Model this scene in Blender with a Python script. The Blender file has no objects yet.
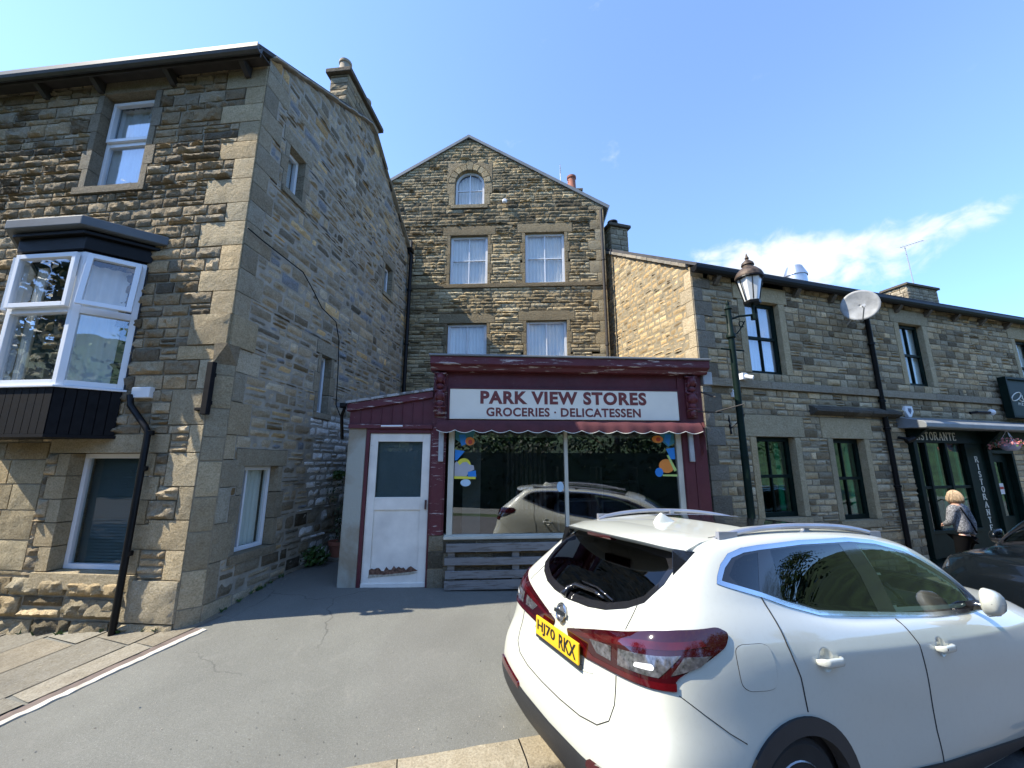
import bpy, bmesh, math, random
from math import sin, cos, pi, radians, sqrt
from mathutils import Vector, Matrix, noise
from mathutils.bvhtree import BVHTree
from mathutils.geometry import delaunay_2d_cdt
SC = bpy.context.scene
COL = SC.collection
rnd = random.Random(7)

# ------------------------------------------------------------------ camera
CZ = 1.94; FPX = 400.0; TH = radians(11.4)
cam_d = bpy.data.cameras.new('camera'); cam = bpy.data.objects.new('camera', cam_d); COL.objects.link(cam)
cam.location = (0, 0, CZ); cam.rotation_euler = (pi/2 + TH, 0, 0)
cam_d.sensor_width = 36; cam_d.lens = FPX/1024*36; cam_d.clip_end = 2000; cam_d.clip_start = 0.05
SC.camera = cam
def ray(px, py):
    u = (px-512)/FPX; v = -(py-384)/FPX
    return Vector((u, cos(TH)-v*sin(TH), sin(TH)+v*cos(TH)))

# ------------------------------------------------------------------ world + sun
SUN_AZ = radians(13.0)      # light travels towards +x, a little +y
SUN_EL = radians(50.0)
w = bpy.data.worlds.new('World'); SC.world = w; w.use_nodes = True
nt = w.node_tree; nt.nodes.clear()
out = nt.nodes.new('ShaderNodeOutputWorld'); bg = nt.nodes.new('ShaderNodeBackground')
sky = nt.nodes.new('ShaderNodeTexSky'); sky.sky_type = 'NISHITA'; sky.sun_disc = False
sky.sun_elevation = SUN_EL
# the sun stands towards (-cos az, -sin az); sky rotation is measured clockwise from +y
sky.sun_rotation = math.atan2(-cos(SUN_AZ), -sin(SUN_AZ))
sky.altitude = 100; sky.air_density = 0.85; sky.dust_density = 0.05; sky.ozone_density = 6.0
bg.inputs['Strength'].default_value = 0.15
def wn(t, **k):
    n = nt.nodes.new(t)
    for a, b in k.items(): setattr(n, a, b)
    return n
tc = wn('ShaderNodeTexCoord')
mp = wn('ShaderNodeMapping'); mp.inputs['Scale'].default_value = (2.2, 2.2, 3.6)
mp.inputs['Rotation'].default_value = (0.0, radians(14), 0.0)
nt.links.new(tc.outputs['Generated'], mp.inputs['Vector'])
nz = wn('ShaderNodeTexNoise'); nz.inputs['Scale'].default_value = 6.5; nz.inputs['Detail'].default_value = 9
nz.inputs['Roughness'].default_value = 0.58; nz.inputs['Distortion'].default_value = 0.35
nt.links.new(mp.outputs[0], nz.inputs['Vector'])
def lobe(px, py, rad, amp):
    d = ray(px, py).normalized()
    dp = wn('ShaderNodeVectorMath', operation='DISTANCE'); dp.inputs[1].default_value = d
    nrm = wn('ShaderNodeVectorMath', operation='NORMALIZE'); nt.links.new(tc.outputs['Generated'], nrm.inputs[0])
    nt.links.new(nrm.outputs[0], dp.inputs[0])
    mr = wn('ShaderNodeMapRange', interpolation_type='SMOOTHSTEP'); mr.inputs['From Min'].default_value = 0
    mr.inputs['From Max'].default_value = rad; mr.inputs['To Min'].default_value = amp; mr.inputs['To Max'].default_value = 0
    nt.links.new(dp.outputs['Value'], mr.inputs['Value']); return mr.outputs[0]
acc = None
for a in ((712, 266, .07, .40), (745, 264, .09, .60), (780, 262, .10, .62), (815, 264, .11, .60), (850, 262, .10, .52), (885, 250, .09, .46), (922, 240, .08, .42), (950, 232, .06, .30), (983, 215, .05, .34), (1000, 209, .04, .3)):
    l = lobe(*a)
    if acc is None: acc = l
    else:
        m = wn('ShaderNodeMath', operation='MAXIMUM'); nt.links.new(acc, m.inputs[0]); nt.links.new(l, m.inputs[1]); acc = m.outputs[0]
# loose cloud elsewhere round the sky, seen only in reflections
s1 = wn('ShaderNodeSeparateXYZ'); nt.links.new(tc.outputs['Generated'], s1.inputs[0])
mr = wn('ShaderNodeMapRange', interpolation_type='SMOOTHSTEP'); mr.inputs['From Min'].default_value = -0.1; mr.inputs['From Max'].default_value = -0.5
mr.inputs['To Min'].default_value = 0; mr.inputs['To Max'].default_value = 0.16
nt.links.new(s1.outputs['Y'], mr.inputs['Value'])
m = wn('ShaderNodeMath', operation='MAXIMUM'); nt.links.new(acc, m.inputs[0]); nt.links.new(mr.outputs[0], m.inputs[1]); acc = m.outputs[0]
ad = wn('ShaderNodeMath', operation='ADD'); nt.links.new(acc, ad.inputs[0]); nt.links.new(nz.outputs['Fac'], ad.inputs[1])
cr = wn('ShaderNodeMapRange', interpolation_type='SMOOTHSTEP'); cr.inputs['From Min'].default_value = 0.66; cr.inputs['From Max'].default_value = 1.06
cr.inputs['To Max'].default_value = 0.85
nt.links.new(ad.outputs[0], cr.inputs['Value'])
mx = wn('ShaderNodeMix', data_type='RGBA'); nt.links.new(cr.outputs[0], mx.inputs['Factor'])
tint = wn('ShaderNodeMix', data_type='RGBA', blend_type='MULTIPLY'); tint.inputs['Factor'].default_value = 1
tint.inputs[7].default_value = (1.17, 1.0, .86, 1)
low = wn('ShaderNodeMapRange', interpolation_type='SMOOTHSTEP'); low.inputs['From Min'].default_value = .02; low.inputs['From Max'].default_value = .62
nt.links.new(s1.outputs['Z'], low.inputs['Value'])
deep = wn('ShaderNodeMix', data_type='RGBA'); nt.links.new(low.outputs[0], deep.inputs['Factor']); deep.inputs[6].default_value = (.44, .59, .80, 1); deep.inputs[7].default_value = (.80, .87, .96, 1)
dm_ = wn('ShaderNodeMix', data_type='RGBA', blend_type='MULTIPLY'); dm_.inputs['Factor'].default_value = 1; nt.links.new(sky.outputs[0], dm_.inputs[6]); nt.links.new(deep.outputs[2], dm_.inputs[7])
nt.links.new(dm_.outputs[2], tint.inputs[6])
nt.links.new(tint.outputs[2], mx.inputs[6]); mx.inputs[7].default_value = (2.0, 2.08, 2.18, 1)
nt.links.new(mx.outputs[2], bg.inputs['Color']); nt.links.new(bg.outputs[0], out.inputs['Surface'])

sd = bpy.data.lights.new('sun', 'SUN'); sd.energy = 2.4; sd.angle = radians(.5); sd.color = (1.0, .92, .78)
sun = bpy.data.objects.new('sun', sd); COL.objects.link(sun); sun.location = (-30, -8, 40)
sun.rotation_euler = Vector((cos(SUN_AZ)*cos(SUN_EL), sin(SUN_AZ)*cos(SUN_EL), -sin(SUN_EL))).to_track_quat('-Z', 'Y').to_euler()
SC.view_settings.view_transform = 'Standard'; SC.view_settings.look = 'None'
SC.view_settings.gamma = 1; SC.view_settings.exposure = 1.98; SC.view_settings.use_curve_mapping = False
SC.cycles.max_bounces = 8; SC.cycles.transparent_max_bounces = 12; SC.cycles.caustics_reflective = False; SC.cycles.caustics_refractive = False
try: SC.cycles.use_denoising = True
except Exception: pass

# ------------------------------------------------------------------ materials
class M:
    """small node-material builder"""
    def __init__(s, name):
        s.m = bpy.data.materials.new(name); s.m.use_nodes = True; s.t = s.m.node_tree
        s.t.nodes.clear(); s.o = s.n('ShaderNodeOutputMaterial'); s.b = s.n('ShaderNodeBsdfPrincipled')
        s.l(s.b.outputs[0], s.o.inputs['Surface']); s.tc = s.n('ShaderNodeTexCoord')
    def n(s, t, **k):
        x = s.t.nodes.new(t)
        for a, b in k.items(): setattr(x, a, b)
        return x
    def l(s, a, b): s.t.links.new(a, b)
    def noise(s, scale, detail=5, rough=.55, dist=0, sc=None):
        x = s.n('ShaderNodeTexNoise'); x.inputs['Scale'].default_value = scale; x.inputs['Detail'].default_value = detail
        x.inputs['Roughness'].default_value = rough; x.inputs['Distortion'].default_value = dist
        src = s.tc.outputs['Object']
        if sc:
            mp = s.n('ShaderNodeMapping'); mp.inputs['Scale'].default_value = sc; s.l(src, mp.inputs[0]); src = mp.outputs[0]
        s.l(src, x.inputs['Vector']); return x.outputs['Fac']
    def ramp(s, src, a, b, lo=0., hi=1.):
        x = s.n('ShaderNodeMapRange'); x.inputs['From Min'].default_value = a; x.inputs['From Max'].default_value = b
        x.inputs['To Min'].default_value = lo; x.inputs['To Max'].default_value = hi; s.l(src, x.inputs['Value']); return x.outputs[0]
    def mix(s, fac, a, b, mode='MIX'):
        x = s.n('ShaderNodeMix', data_type='RGBA', blend_type=mode)
        for v, i in ((fac, 0), (a, 6), (b, 7)):
            if hasattr(v, 'default_value') or hasattr(v, 'links'): s.l(v, x.inputs[i])
            elif i == 0: x.inputs[0].default_value = v
            else: x.inputs[i].default_value = (*v[:3], 1)
        return x.outputs[2]
    def bump(s, h, strength=.3, dist=.01, prev=None):
        x = s.n('ShaderNodeBump'); x.inputs['Strength'].default_value = strength; x.inputs['Distance'].default_value = dist
        s.l(h, x.inputs['Height'])
        if prev: s.l(prev, x.inputs['Normal'])
        return x.outputs[0]
    def set(s, **k):
        for a, v in k.items():
            i = s.b.inputs[{'col': 'Base Color', 'rough': 'Roughness', 'metal': 'Metallic', 'normal': 'Normal', 'coat': 'Coat Weight',
                            'coatr': 'Coat Roughness', 'spec': 'Specular IOR Level', 'trans': 'Transmission Weight', 'alpha': 'Alpha',
                            'emc': 'Emission Color', 'ems': 'Emission Strength', 'ior': 'IOR', 'sheen': 'Sheen Weight'}[a]]
            if hasattr(v, 'links'): s.l(v, i)
            elif isinstance(v, tuple): i.default_value = (*v[:3], 1)
            else: i.default_value = v
        return s.m
def simple(name, col, rough=.5, metal=0., var=.12, scale=6, bump=0., bscale=60, coat=0., spec=.5):
    s = M(name); n1 = s.noise(scale, 4)
    c = s.mix(s.ramp(n1, .3, .7), tuple(c*(1-var) for c in col), tuple(min(1, c*(1+var)) for c in col))
    k = dict(col=c, rough=rough, metal=metal, coat=coat, spec=spec)
    if bump: k['normal'] = s.bump(s.noise(bscale, 4), bump, .004)
    return s.set(**k)
def stone_mat(name, soot=.35, rough=.92, bscale=22, bstr=.55, lich=.25, soot_col=(.035, .031, .026), moss=0, whiten=None):
    s = M(name); at = s.n('ShaderNodeVertexColor'); at.layer_name = 'Col'
    n1 = s.noise(9, 6, .65); c = s.mix(s.ramp(n1, .3, .72, 0, .8), at.outputs[0], (.76, .72, .66), 'MULTIPLY')
    n5 = s.noise(60, 3, .6); c = s.mix(s.ramp(n5, .40, .66, 0, .6), c, (.55, .53, .48), 'MULTIPLY')
    n6 = s.noise(38, 5, .75); c = s.mix(s.ramp(n6, .55, .66, 0, .42), c, (.34, .31, .26), 'MULTIPLY'); n7 = s.noise(31, 4, .7, .3); c = s.mix(s.ramp(n7, .60, .74, 0, .35), c, (.62, .55, .40))
    n2 = s.noise(.9, 7, .68, .4); c = s.mix(s.ramp(n2, .50, .74, 0, soot), c, soot_col)
    n3 = s.noise(5.5, 6, .7, .6); c = s.mix(s.ramp(n3, .56, .78, 0, lich), c, (.34, .33, .27))
    if moss: c = s.mix(s.ramp(s.noise(3.1, 6, .7), .58, .75, 0, moss), c, (.05, .07, .025))
    b = s.bump(s.noise(bscale, 8, .72), min(1, bstr*1.2), .045); b = s.bump(s.noise(bscale*5, 4, .7), min(1, bstr), .010, b)
    return s.set(col=c, rough=rough, normal=b, spec=.25)
def glass_mat(name, tint=(.85, .9, .9), f0=.10, rough=.0, wave=.0, dens=1.0):
    """thin window pane: mirror part by angle, the rest lets the light through"""
    s = M(name); s.t.nodes.remove(s.b)
    lw = s.n('ShaderNodeLayerWeight'); lw.inputs['Blend'].default_value = .5
    p = s.n('ShaderNodeMath', operation='POWER'); s.l(lw.outputs['Facing'], p.inputs[0]); p.inputs[1].default_value = 5
    fac = s.ramp(p.outputs[0], 0, 1, f0, .95)
    g = s.n('ShaderNodeBsdfGlossy'); g.inputs['Roughness'].default_value = rough; g.inputs['Color'].default_value = (.95, .97, 1, 1)
    t = s.n('ShaderNodeBsdfTransparent'); t.inputs['Color'].default_value = (*tint, 1)
    if wave:
        b = s.bump(s.noise(2.2, 2), wave, .02); s.l(b, g.inputs['Normal'])
    x = s.n('ShaderNodeMixShader'); s.l(fac, x.inputs[0]); s.l(t.outputs[0], x.inputs[1]); s.l(g.outputs[0], x.inputs[2])
    s.l(x.outputs[0], s.o.inputs['Surface']); return s.m

MT = {}
MT['stoneL'] = stone_mat('rock_faced_sandstone', .30, bstr=.9)
MT['stoneS'] = stone_mat('grey_rubble_sandstone', .22, bscale=16, bstr=.9, lich=.35)
MT['stoneC'] = stone_mat('sooty_sandstone', .36, bscale=26, bstr=.7, lich=.15)
MT['stoneR'] = stone_mat('buff_sandstone', .2, bstr=.8, lich=.3)
MT['stoneG'] = stone_mat('sunlit_gable_sandstone', .06, bstr=.6, lich=.2)
def mortar(name, col):
    s = M(name); c = s.mix(s.ramp(s.noise(7, 6), .3, .7), col, tuple(c*.6 for c in col))
    return s.set(col=c, rough=.95, normal=s.bump(s.noise(70, 5), .6, .01), spec=.2)
MT['mortarL'] = mortar('lime_mortar', (.38, .335, .245)); MT['mortarS'] = mortar('grey_mortar', (.42, .39, .32))
MT['mortarC'] = mortar('brown_mortar', (.32, .27, .18))
def painted(name, col, chip=(.55, .5, .47), amt=.0, thr=.62, rough=.45, bump=.1, sc=(1, 1, 1), scale=9, coat=0.):
    s = M(name); c = s.mix(s.ramp(s.noise(2.5, 5), .3, .7), col, tuple(c*.72 for c in col))
    n = s.noise(scale, 7, .7, .3, sc); f = s.ramp(n, thr, thr+.035, 0, amt); c = s.mix(f, c, chip)
    r = s.ramp(s.noise(12, 4), .3, .7, rough, min(1, rough+.25))
    return s.set(col=c, rough=r, normal=s.bump(n, bump, .006), coat=coat)
MT['maroon'] = painted('maroon_paint', (.100, .016, .024), (.30, .20, .2), .6, .66)
MT['maroon_worn'] = painted('worn_maroon_paint', (.115, .020, .029), (.5, .44, .42), .95, .585, sc=(.35, .35, 3.5), bump=.4)
MT['maroon_fabric'] = simple('maroon_canvas', (.085, .020, .024), .85, var=.2, bump=.3, bscale=200)
MT['sign_white'] = simple('cream_sign_board', (.83, .79, .67), .4, var=.04, scale=3)
MT['sign_red'] = simple('brown_red_lettering', (.17, .035, .03), .5, var=.15, scale=20)
MT['white_door'] = painted('white_door_paint', (.86, .83, .75), (.42, .37, .31), .7, .66, rough=.4, scale=5)
MT['rot'] = simple('rotten_wood', (.14, .075, .05), .95, var=.7, scale=30, bump=1, bscale=60)
MT['cream_frame'] = painted('cream_window_paint', (.62, .60, .50), (.3, .27, .22), .5, .68, rough=.45)
MT['upvc'] = simple('white_upvc', (.78, .81, .84), .3, var=.03, scale=2)
MT['black_paint'] = painted('black_paint', (.007, .007, .008), (.10, .10, .10), .5, .72, rough=.6, sc=(4, 4, .6))
MT['black_paint'].node_tree.nodes['Principled BSDF'].inputs['Specular IOR Level'].default_value = .2
MT['black_gloss'] = simple('black_gloss_pipe', (.007, .007, .007), .42, var=.3, spec=.2)
MT['dark_green'] = simple('dark_green_paint', (.004, .013, .010), .5, var=.25, spec=.13)
MT['dark_gutter'] = simple('dark_grey_gutter', (.05, .055, .058), .5, var=.2)
MT['lead_dark'] = simple('dark_lead_sheet', (.095, .11, .12), .55, var=.15, scale=4)
MT['lead'] = simple('grey_lead_sheet', (.20, .215, .22), .5, var=.12, scale=4, bump=.1)
MT['slate'] = simple('slate_roof', (.055, .055, .06), .85, var=.3, scale=5, bump=.4, bscale=20)
MT['dark_wood'] = simple('dark_timber', (.035, .03, .026), .7, var=.3)
MT['curtain'] = simple('white_net_curtain', (.95, .91, .82), .9, var=.04)
MT['blindL'] = simple('grey_green_blind', (.095, .125, .125), .6, var=.05)
MT['blind_door'] = simple('grey_door_blind', (.17, .21, .22), .6, var=.05)
MT['dark_room'] = simple('unlit_room_backing', (.03, .032, .035), .9, var=.2)  # near-black colour stands in for the darkness of unlit rooms
MT['glass'] = glass_mat('window_glass', (.86, .9, .9), .04, wave=.06)
MT['glass_strong'] = glass_mat('reflective_window_glass', (.88, .92, .95), .16, wave=.10)
MT['glass_net'] = glass_mat('net_window_glass', (.93, .94, .94), .06, wave=.08)
MT['glass_green'] = glass_mat('green_tinted_window_glass', (.45, .8, .68), .14, wave=.15)
MT['glass_shop'] = glass_mat('shop_window_glass', (.7, .72, .72), .17, wave=.012)
MT['galv'] = simple('galvanised_metal', (.55, .57, .58), .38, metal=.9, var=.1)
MT['grey_metal'] = simple('grey_metal', (.42, .43, .43), .55, metal=.4, var=.15)
MT['plastic_white'] = simple('white_plastic', (.75, .76, .76), .4, var=.03)
MT['terracotta'] = simple('terracotta', (.33, .12, .075), .8, var=.2, bump=.2)
MT['planks'] = painted('weathered_grey_planks', (.215, .215, .21), (.10, .09, .075), .8, .53, rough=.8, bump=.6, sc=(.4, .4, 6), scale=7)
MT['render'] = (lambda s: s.set(col=s.mix(s.ramp(s.noise(1.3, 7, .6, .5), .42, .58), (.27, .235, .17), (.36, .37, .32)), rough=.92, normal=s.bump(s.noise(30, 6), .5, .01)))(M('stained_cement_render'))
MT['leaf'] = simple('green_leaves', (.05, .105, .022), .5, var=.5, scale=2)
MT['leaf_dark'] = simple('dark_green_leaves', (.030, .065, .016), .55, var=.5, scale=.6)
MT['hedge'] = simple('dense_hedge_leaves', (.014, .026, .008), .6, var=.5, scale=.6)
MT['bark'] = simple('bark', (.09, .07, .05), .9, var=.4, bump=.5)
MT['gold'] = simple('gold_lettering', (.55, .48, .26), .4, var=.05)
MT['letter_cream'] = simple('cream_lettering', (.72, .70, .60), .5, var=.03)
def asphalt(name, c1, c2, agg=.5, patches=True):
    s = M(name); n = s.noise(260, 3, .8); c = s.mix(s.ramp(n, .35, .72), c1, c2)
    c = s.mix(s.ramp(s.noise(85, 3, .75), .36, .66, 0, .35), c, tuple(x*.6 for x in c1)); c = s.mix(s.ramp(s.noise(120, 2, .7), .60, .72, 0, .5), c, (.42, .41, .39))
    c = s.mix(s.ramp(s.noise(1.1, 6, .6, .3), .35, .7, 0, .38), c, tuple(x*.62 for x in c1))
    c = s.mix(s.ramp(s.noise(3.4, 6, .7, 1.2), .58, .75, 0, .30), c, (.26, .25, .22))
    c = s.mix(s.ramp(s.noise(.45, 4, .5, .8), .46, .56, 0, .22), c, (.12, .115, .105)); c = s.mix(s.ramp(s.noise(2.2, 7, .75, .2), .66, .74, 0, .4), c, (.06, .058, .055))
    v = s.n('ShaderNodeTexVoronoi', feature='DISTANCE_TO_EDGE'); v.inputs['Scale'].default_value = .55
    nz = s.n('ShaderNodeTexNoise'); nz.inputs['Scale'].default_value = 3; nz.inputs['Detail'].default_value = 8
    ms = s.n('ShaderNodeMix', data_type='VECTOR'); ms.inputs[0].default_value = .22
    s.l(s.tc.outputs['Object'], nz.inputs['Vector']); s.l(s.tc.outputs['Object'], ms.inputs[4]); s.l(nz.outputs['Color'], ms.inputs[5]); s.l(ms.outputs[1], v.inputs['Vector'])
    f = s.ramp(v.outputs['Distance'], .0, .0045, .5, 0); mk = s.ramp(s.noise(.5, 2), .52, .6, 0, 1)
    mm = s.n('ShaderNodeMath', operation='MULTIPLY'); s.l(f, mm.inputs[0]); s.l(mk, mm.inputs[1]); c = s.mix(mm.outputs[0], c, (.03, .03, .03))
    b = s.bump(s.noise(230, 3, .7), agg, .006); b = s.bump(s.noise(35, 4), .25, .01, b)
    return s.set(col=c, rough=.88, normal=b, spec=.35)
MT['asphalt'] = asphalt('worn_grey_asphalt', (.134, .136, .119), (.252, .254, .224))
MT['asphalt_road'] = asphalt('coarse_road_asphalt', (.06, .06, .06), (.20, .19, .18), 1.0)
MT['kerb'] = stone_mat('kerb_sandstone', .3, bscale=14, bstr=.35, lich=.3)
MT['flag'] = stone_mat('flagstone', .35, bscale=10, bstr=.3, lich=.35)
MT['pale_line'] = simple('pale_kerb_edging', (.46, .44, .38), .85, var=.25, scale=8, bump=.3)
MT['rust_line'] = simple('brown_channel', (.13, .10, .085), .85, var=.3, scale=8, bump=.3)
MT['grass'] = simple('dark_grass_hillside', (.035, .06, .018), .95, var=.6, scale=.25, bump=.6, bscale=2)

# ------------------------------------------------------------------ geometry helpers
class MB:
    def __init__(s): s.v = []; s.f = []; s.c = []; s.has = False
    def add(s, vs, fs, col=None):
        b = len(s.v); s.v += [tuple(p) for p in vs]; s.f += [tuple(i+b for i in f) for f in fs]
        if col is not None: s.has = True
        s.c += [col if col is not None else (.3, .3, .3)]*len(vs)
    def hexa(s, p, col=None):      # 8 corners: bottom ring 0-3, top ring 4-7
        s.add(p, [(0, 3, 2, 1), (4, 5, 6, 7), (0, 1, 5, 4), (1, 2, 6, 5), (2, 3, 7, 6), (3, 0, 4, 7)], col)
    def wbox(s, a, b, col=None):
        x0, y0, z0 = a; x1, y1, z1 = b
        s.hexa([(x0, y0, z0), (x1, y0, z0), (x1, y1, z0), (x0, y1, z0), (x0, y0, z1), (x1, y0, z1), (x1, y1, z1), (x0, y1, z1)], col)
    def tube(s, pts, r, seg=10, caps=True, col=None):
        pts = [Vector(p) for p in pts]; n = len(pts); rs = r if isinstance(r, (list, tuple)) else [r]*n
        vs = []; up = None
        for i, p in enumerate(pts):
            d = (pts[min(i+1, n-1)]-pts[max(i-1, 0)]).normalized()
            if up is None: up = Vector((0, 0, 1)) if abs(d.z) < .9 else Vector((1, 0, 0))
            a = d.cross(up).normalized(); b = a.cross(d).normalized(); up = b
            for k in range(seg):
                t = 2*pi*k/seg; vs.append(p+(a*cos(t)+b*sin(t))*rs[i])
        fs = [(i*seg+k, i*seg+(k+1) % seg, (i+1)*seg+(k+1) % seg, (i+1)*seg+k) for i in range(n-1) for k in range(seg)]
        if caps: fs += [tuple(range(seg))[::-1], tuple((n-1)*seg+k for k in range(seg))]
        s.add(vs, fs, col)
    def lathe(s, c, prof, seg=20, axis=Vector((0, 0, 1)), col=None):
        axis = Vector(axis).normalized(); a = axis.orthogonal().normalized(); b = axis.cross(a); c = Vector(c); vs = []
        for r, h in prof:
            for k in range(seg):
                t = 2*pi*k/seg; vs.append(c+axis*h+(a*cos(t)+b*sin(t))*r)
        n = len(prof)
        fs = [(i*seg+k, i*seg+(k+1) % seg, (i+1)*seg+(k+1) % seg, (i+1)*seg+k) for i in range(n-1) for k in range(seg)]
        fs += [tuple(range(seg))[::-1], tuple((n-1)*seg+k for k in range(seg))]
        s.add(vs, fs, col)
class F:
    """a facade: s runs along the wall, o stands out of it, z up"""
    def __init__(s, x, y, deg): s.o = (x, y); a = radians(deg); s.d = (cos(a), sin(a)); s.n = (sin(a), -cos(a)); s.a = a
    def P(s, u, o, z): return Vector((s.o[0]+s.d[0]*u+s.n[0]*o, s.o[1]+s.d[1]*u+s.n[1]*o, z))
    def box(s, mb, s0, s1, o0, o1, z0, z1, col=None):
        mb.hexa([s.P(s0, o1, z0), s.P(s1, o1, z0), s.P(s1, o0, z0), s.P(s0, o0, z0), s.P(s0, o1, z1), s.P(s1, o1, z1), s.P(s1, o0, z1), s.P(s0, o0, z1)], col)
    def prism(s, mb, prof, s0, s1, col=None):     # profile of (o, z), swept along s
        n = len(prof); vs = [s.P(s0, o, z) for o, z in prof]+[s.P(s1, o, z) for o, z in prof]
        mb.add(vs, [tuple(range(n))[::-1], tuple(range(n, 2*n))]+[(i, (i+1) % n, n+(i+1) % n, n+i) for i in range(n)], col)
    def plate(s, mb, poly, o0, o1, col=None):     # polygon of (s, z), thickness o0..o1
        n = len(poly); vs = [s.P(u, o1, z) for u, z in poly]+[s.P(u, o0, z) for u, z in poly]
        mb.add(vs, [tuple(range(n)), tuple(range(n, 2*n))[::-1]]+[(i, n+i, n+(i+1) % n, (i+1) % n) for i in range(n)], col)
def root_of(o):
    while o.parent: o = o.parent
    return o
def obj(name, mb, mat, parent=None, smooth=False, bevel=0, local=False, loc=None, fixn=True, angle=None):
    me = bpy.data.meshes.new(name); off = Vector((0, 0, 0))
    if parent is not None and not local: off = root_of(parent).location.copy()
    if loc is not None: off = Vector(loc)
    me.from_pydata([tuple(Vector(p)-off) for p in mb.v], [], mb.f)
    if mb.has:
        a = me.color_attributes.new('Col', 'FLOAT_COLOR', 'POINT')
        a.data.foreach_set('color', [x for c in mb.c for x in (*c, 1)])
    if fixn:
        bm = bmesh.new(); bm.from_mesh(me); bmesh.ops.recalc_face_normals(bm, faces=bm.faces); bm.to_mesh(me); bm.free()
    me.materials.append(mat)
    if smooth: me.polygons.foreach_set('use_smooth', [True]*len(me.polygons))
    if angle: me.polygons.foreach_set('use_smooth', [True]*len(me.polygons)); me.set_sharp_from_angle(angle=radians(angle))
    me.update()
    o = bpy.data.objects.new(name, me); COL.objects.link(o)
    if parent is not None: o.parent = parent
    if loc is not None: o.location = loc
    if bevel:
        m = o.modifiers.new('bevel', 'BEVEL'); m.width = bevel; m.segments = 2; m.limit_method = 'ANGLE'
    return o
def tag(o, label=None, cat=None, group=None, kind=None):
    for k, v in (('label', label), ('category', cat), ('group', group), ('kind', kind)):
        if v: o[k] = v
    return o
def thing(name, label, cat, loc=(0, 0, 0), group=None):
    o = bpy.data.objects.new(name, None); COL.objects.link(o); o.location = loc; o.empty_display_size = .2
    return tag(o, label, cat, group)
def base_obj(name, mb, mat, base, **k):            # a thing that is one mesh, its origin at its base
    return obj(name, mb, mat, loc=base, **k)
def copy_tree(o, parent=None):
    c = o.copy(); COL.objects.link(c); c.parent = parent
    for ch in list(o.children): copy_tree(ch, c)
    return c
def text_mb(body, fr, s0, s1, z0, z1, off, th=.006, bold=.0, spacing=1.0, mb=None, skew=0):
    cu = bpy.data.curves.new('tmp', 'FONT'); cu.body = body; cu.size = 1; cu.extrude = 0; cu.offset = bold; cu.space_character = spacing
    cu.resolution_u = 4
    to = bpy.data.objects.new('tmp', cu); COL.objects.link(to)
    dg = bpy.context.evaluated_depsgraph_get(); me = bpy.data.meshes.new_from_object(to.evaluated_get(dg))
    xs = [v.co.x for v in me.vertices]; ys = [v.co.y for v in me.vertices]; x0, x1, y0, y1 = min(xs), max(xs), min(ys), max(ys)
    mb = mb or MB(); W = lambda v: fr.P(s0+(v.co.x-x0)/(x1-x0)*(s1-s0)+skew*(v.co.y-y0), off, z0+(v.co.y-y0)/(y1-y0)*(z1-z0))
    mb.add([W(v)+Vector((fr.n[0], fr.n[1], 0))*th for v in me.vertices], [tuple(p.vertices) for p in me.polygons])
    bpy.data.objects.remove(to); bpy.data.curves.remove(cu); bpy.data.meshes.remove(me)
    return mb

# ------------------------------------------------------------------ stonework
def vary(c, r, j=.25, hue=.05):
    k = 1.14*(1+r.uniform(-j, j)); h = r.uniform(-hue*.5, hue)
    return (max(.01, c[0]*k*(1+h)), max(.01, c[1]*k), max(.01, c[2]*k*(1-h*1.4)))
def stone(mb, fr, s0, s1, z0, z1, off, bulge, cell, col, r, top=None, back=.05, g=.006, jit=.006, sharp=.35):
    if s1-s0 < .03 or z1-z0 < .02: return
    nx = max(2, round((s1-s0)/cell)); nz = max(2, round((z1-z0)/cell)); vs = []
    seed = Vector((r.uniform(0, 99), r.uniform(0, 99), r.uniform(0, 99)))
    tx, tz = r.uniform(-.35, .35), r.uniform(-.35, .35)
    a0, a1, b0, b1 = [r.uniform(0, jit) for _ in range(4)]
    for j in range(nz+1):
        for i in range(nx+1):
            u, v = i/nx, j/nz
            s = s0+g+a0+(s1-s0-2*g-a0-a1)*u; z = z0+g+b0+(z1-z0-2*g-b0-b1)*v
            rim = min(u, 1-u)*nx < .5 or min(v, 1-v)*nz < .5
            if rim: o = off+bulge*.12*r.uniform(0, 1); s += r.uniform(-.3, .3)*jit; z += r.uniform(-.3, .3)*jit
            else:
                n = noise.noise(Vector((s*7, z*9, 0))+seed)+.55*noise.noise(Vector((s*19, z*23, 3))+seed)
                o = off+bulge*(.55+n*.75+tx*(u-.5)+tz*(v-.5)+r.uniform(-sharp, sharp)*.5)
            if top: z = min(z, top(s)-.01*(z-top(s) > 0))
            vs.append(fr.P(s, o, z))
    w_ = nx+1; fs = [(j*w_+i, j*w_+i+1, (j+1)*w_+i+1, (j+1)*w_+i) for j in range(nz) for i in range(nx)]
    ring = [i for i in range(w_)]+[j*w_+nx for j in range(1, nz+1)]+[nz*w_+i for i in range(nx-1, -1, -1)]+[j*w_ for j in range(nz-1, 0, -1)]
    b = len(vs); nrm = Vector((fr.n[0], fr.n[1], 0))
    for k in ring: vs.append(vs[k]-nrm*(back+off))
    n = len(ring); fs += [(ring[k], b+k, b+(k+1) % n, ring[(k+1) % n]) for k in range(n)]
    mb.add(vs, fs, col)
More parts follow.
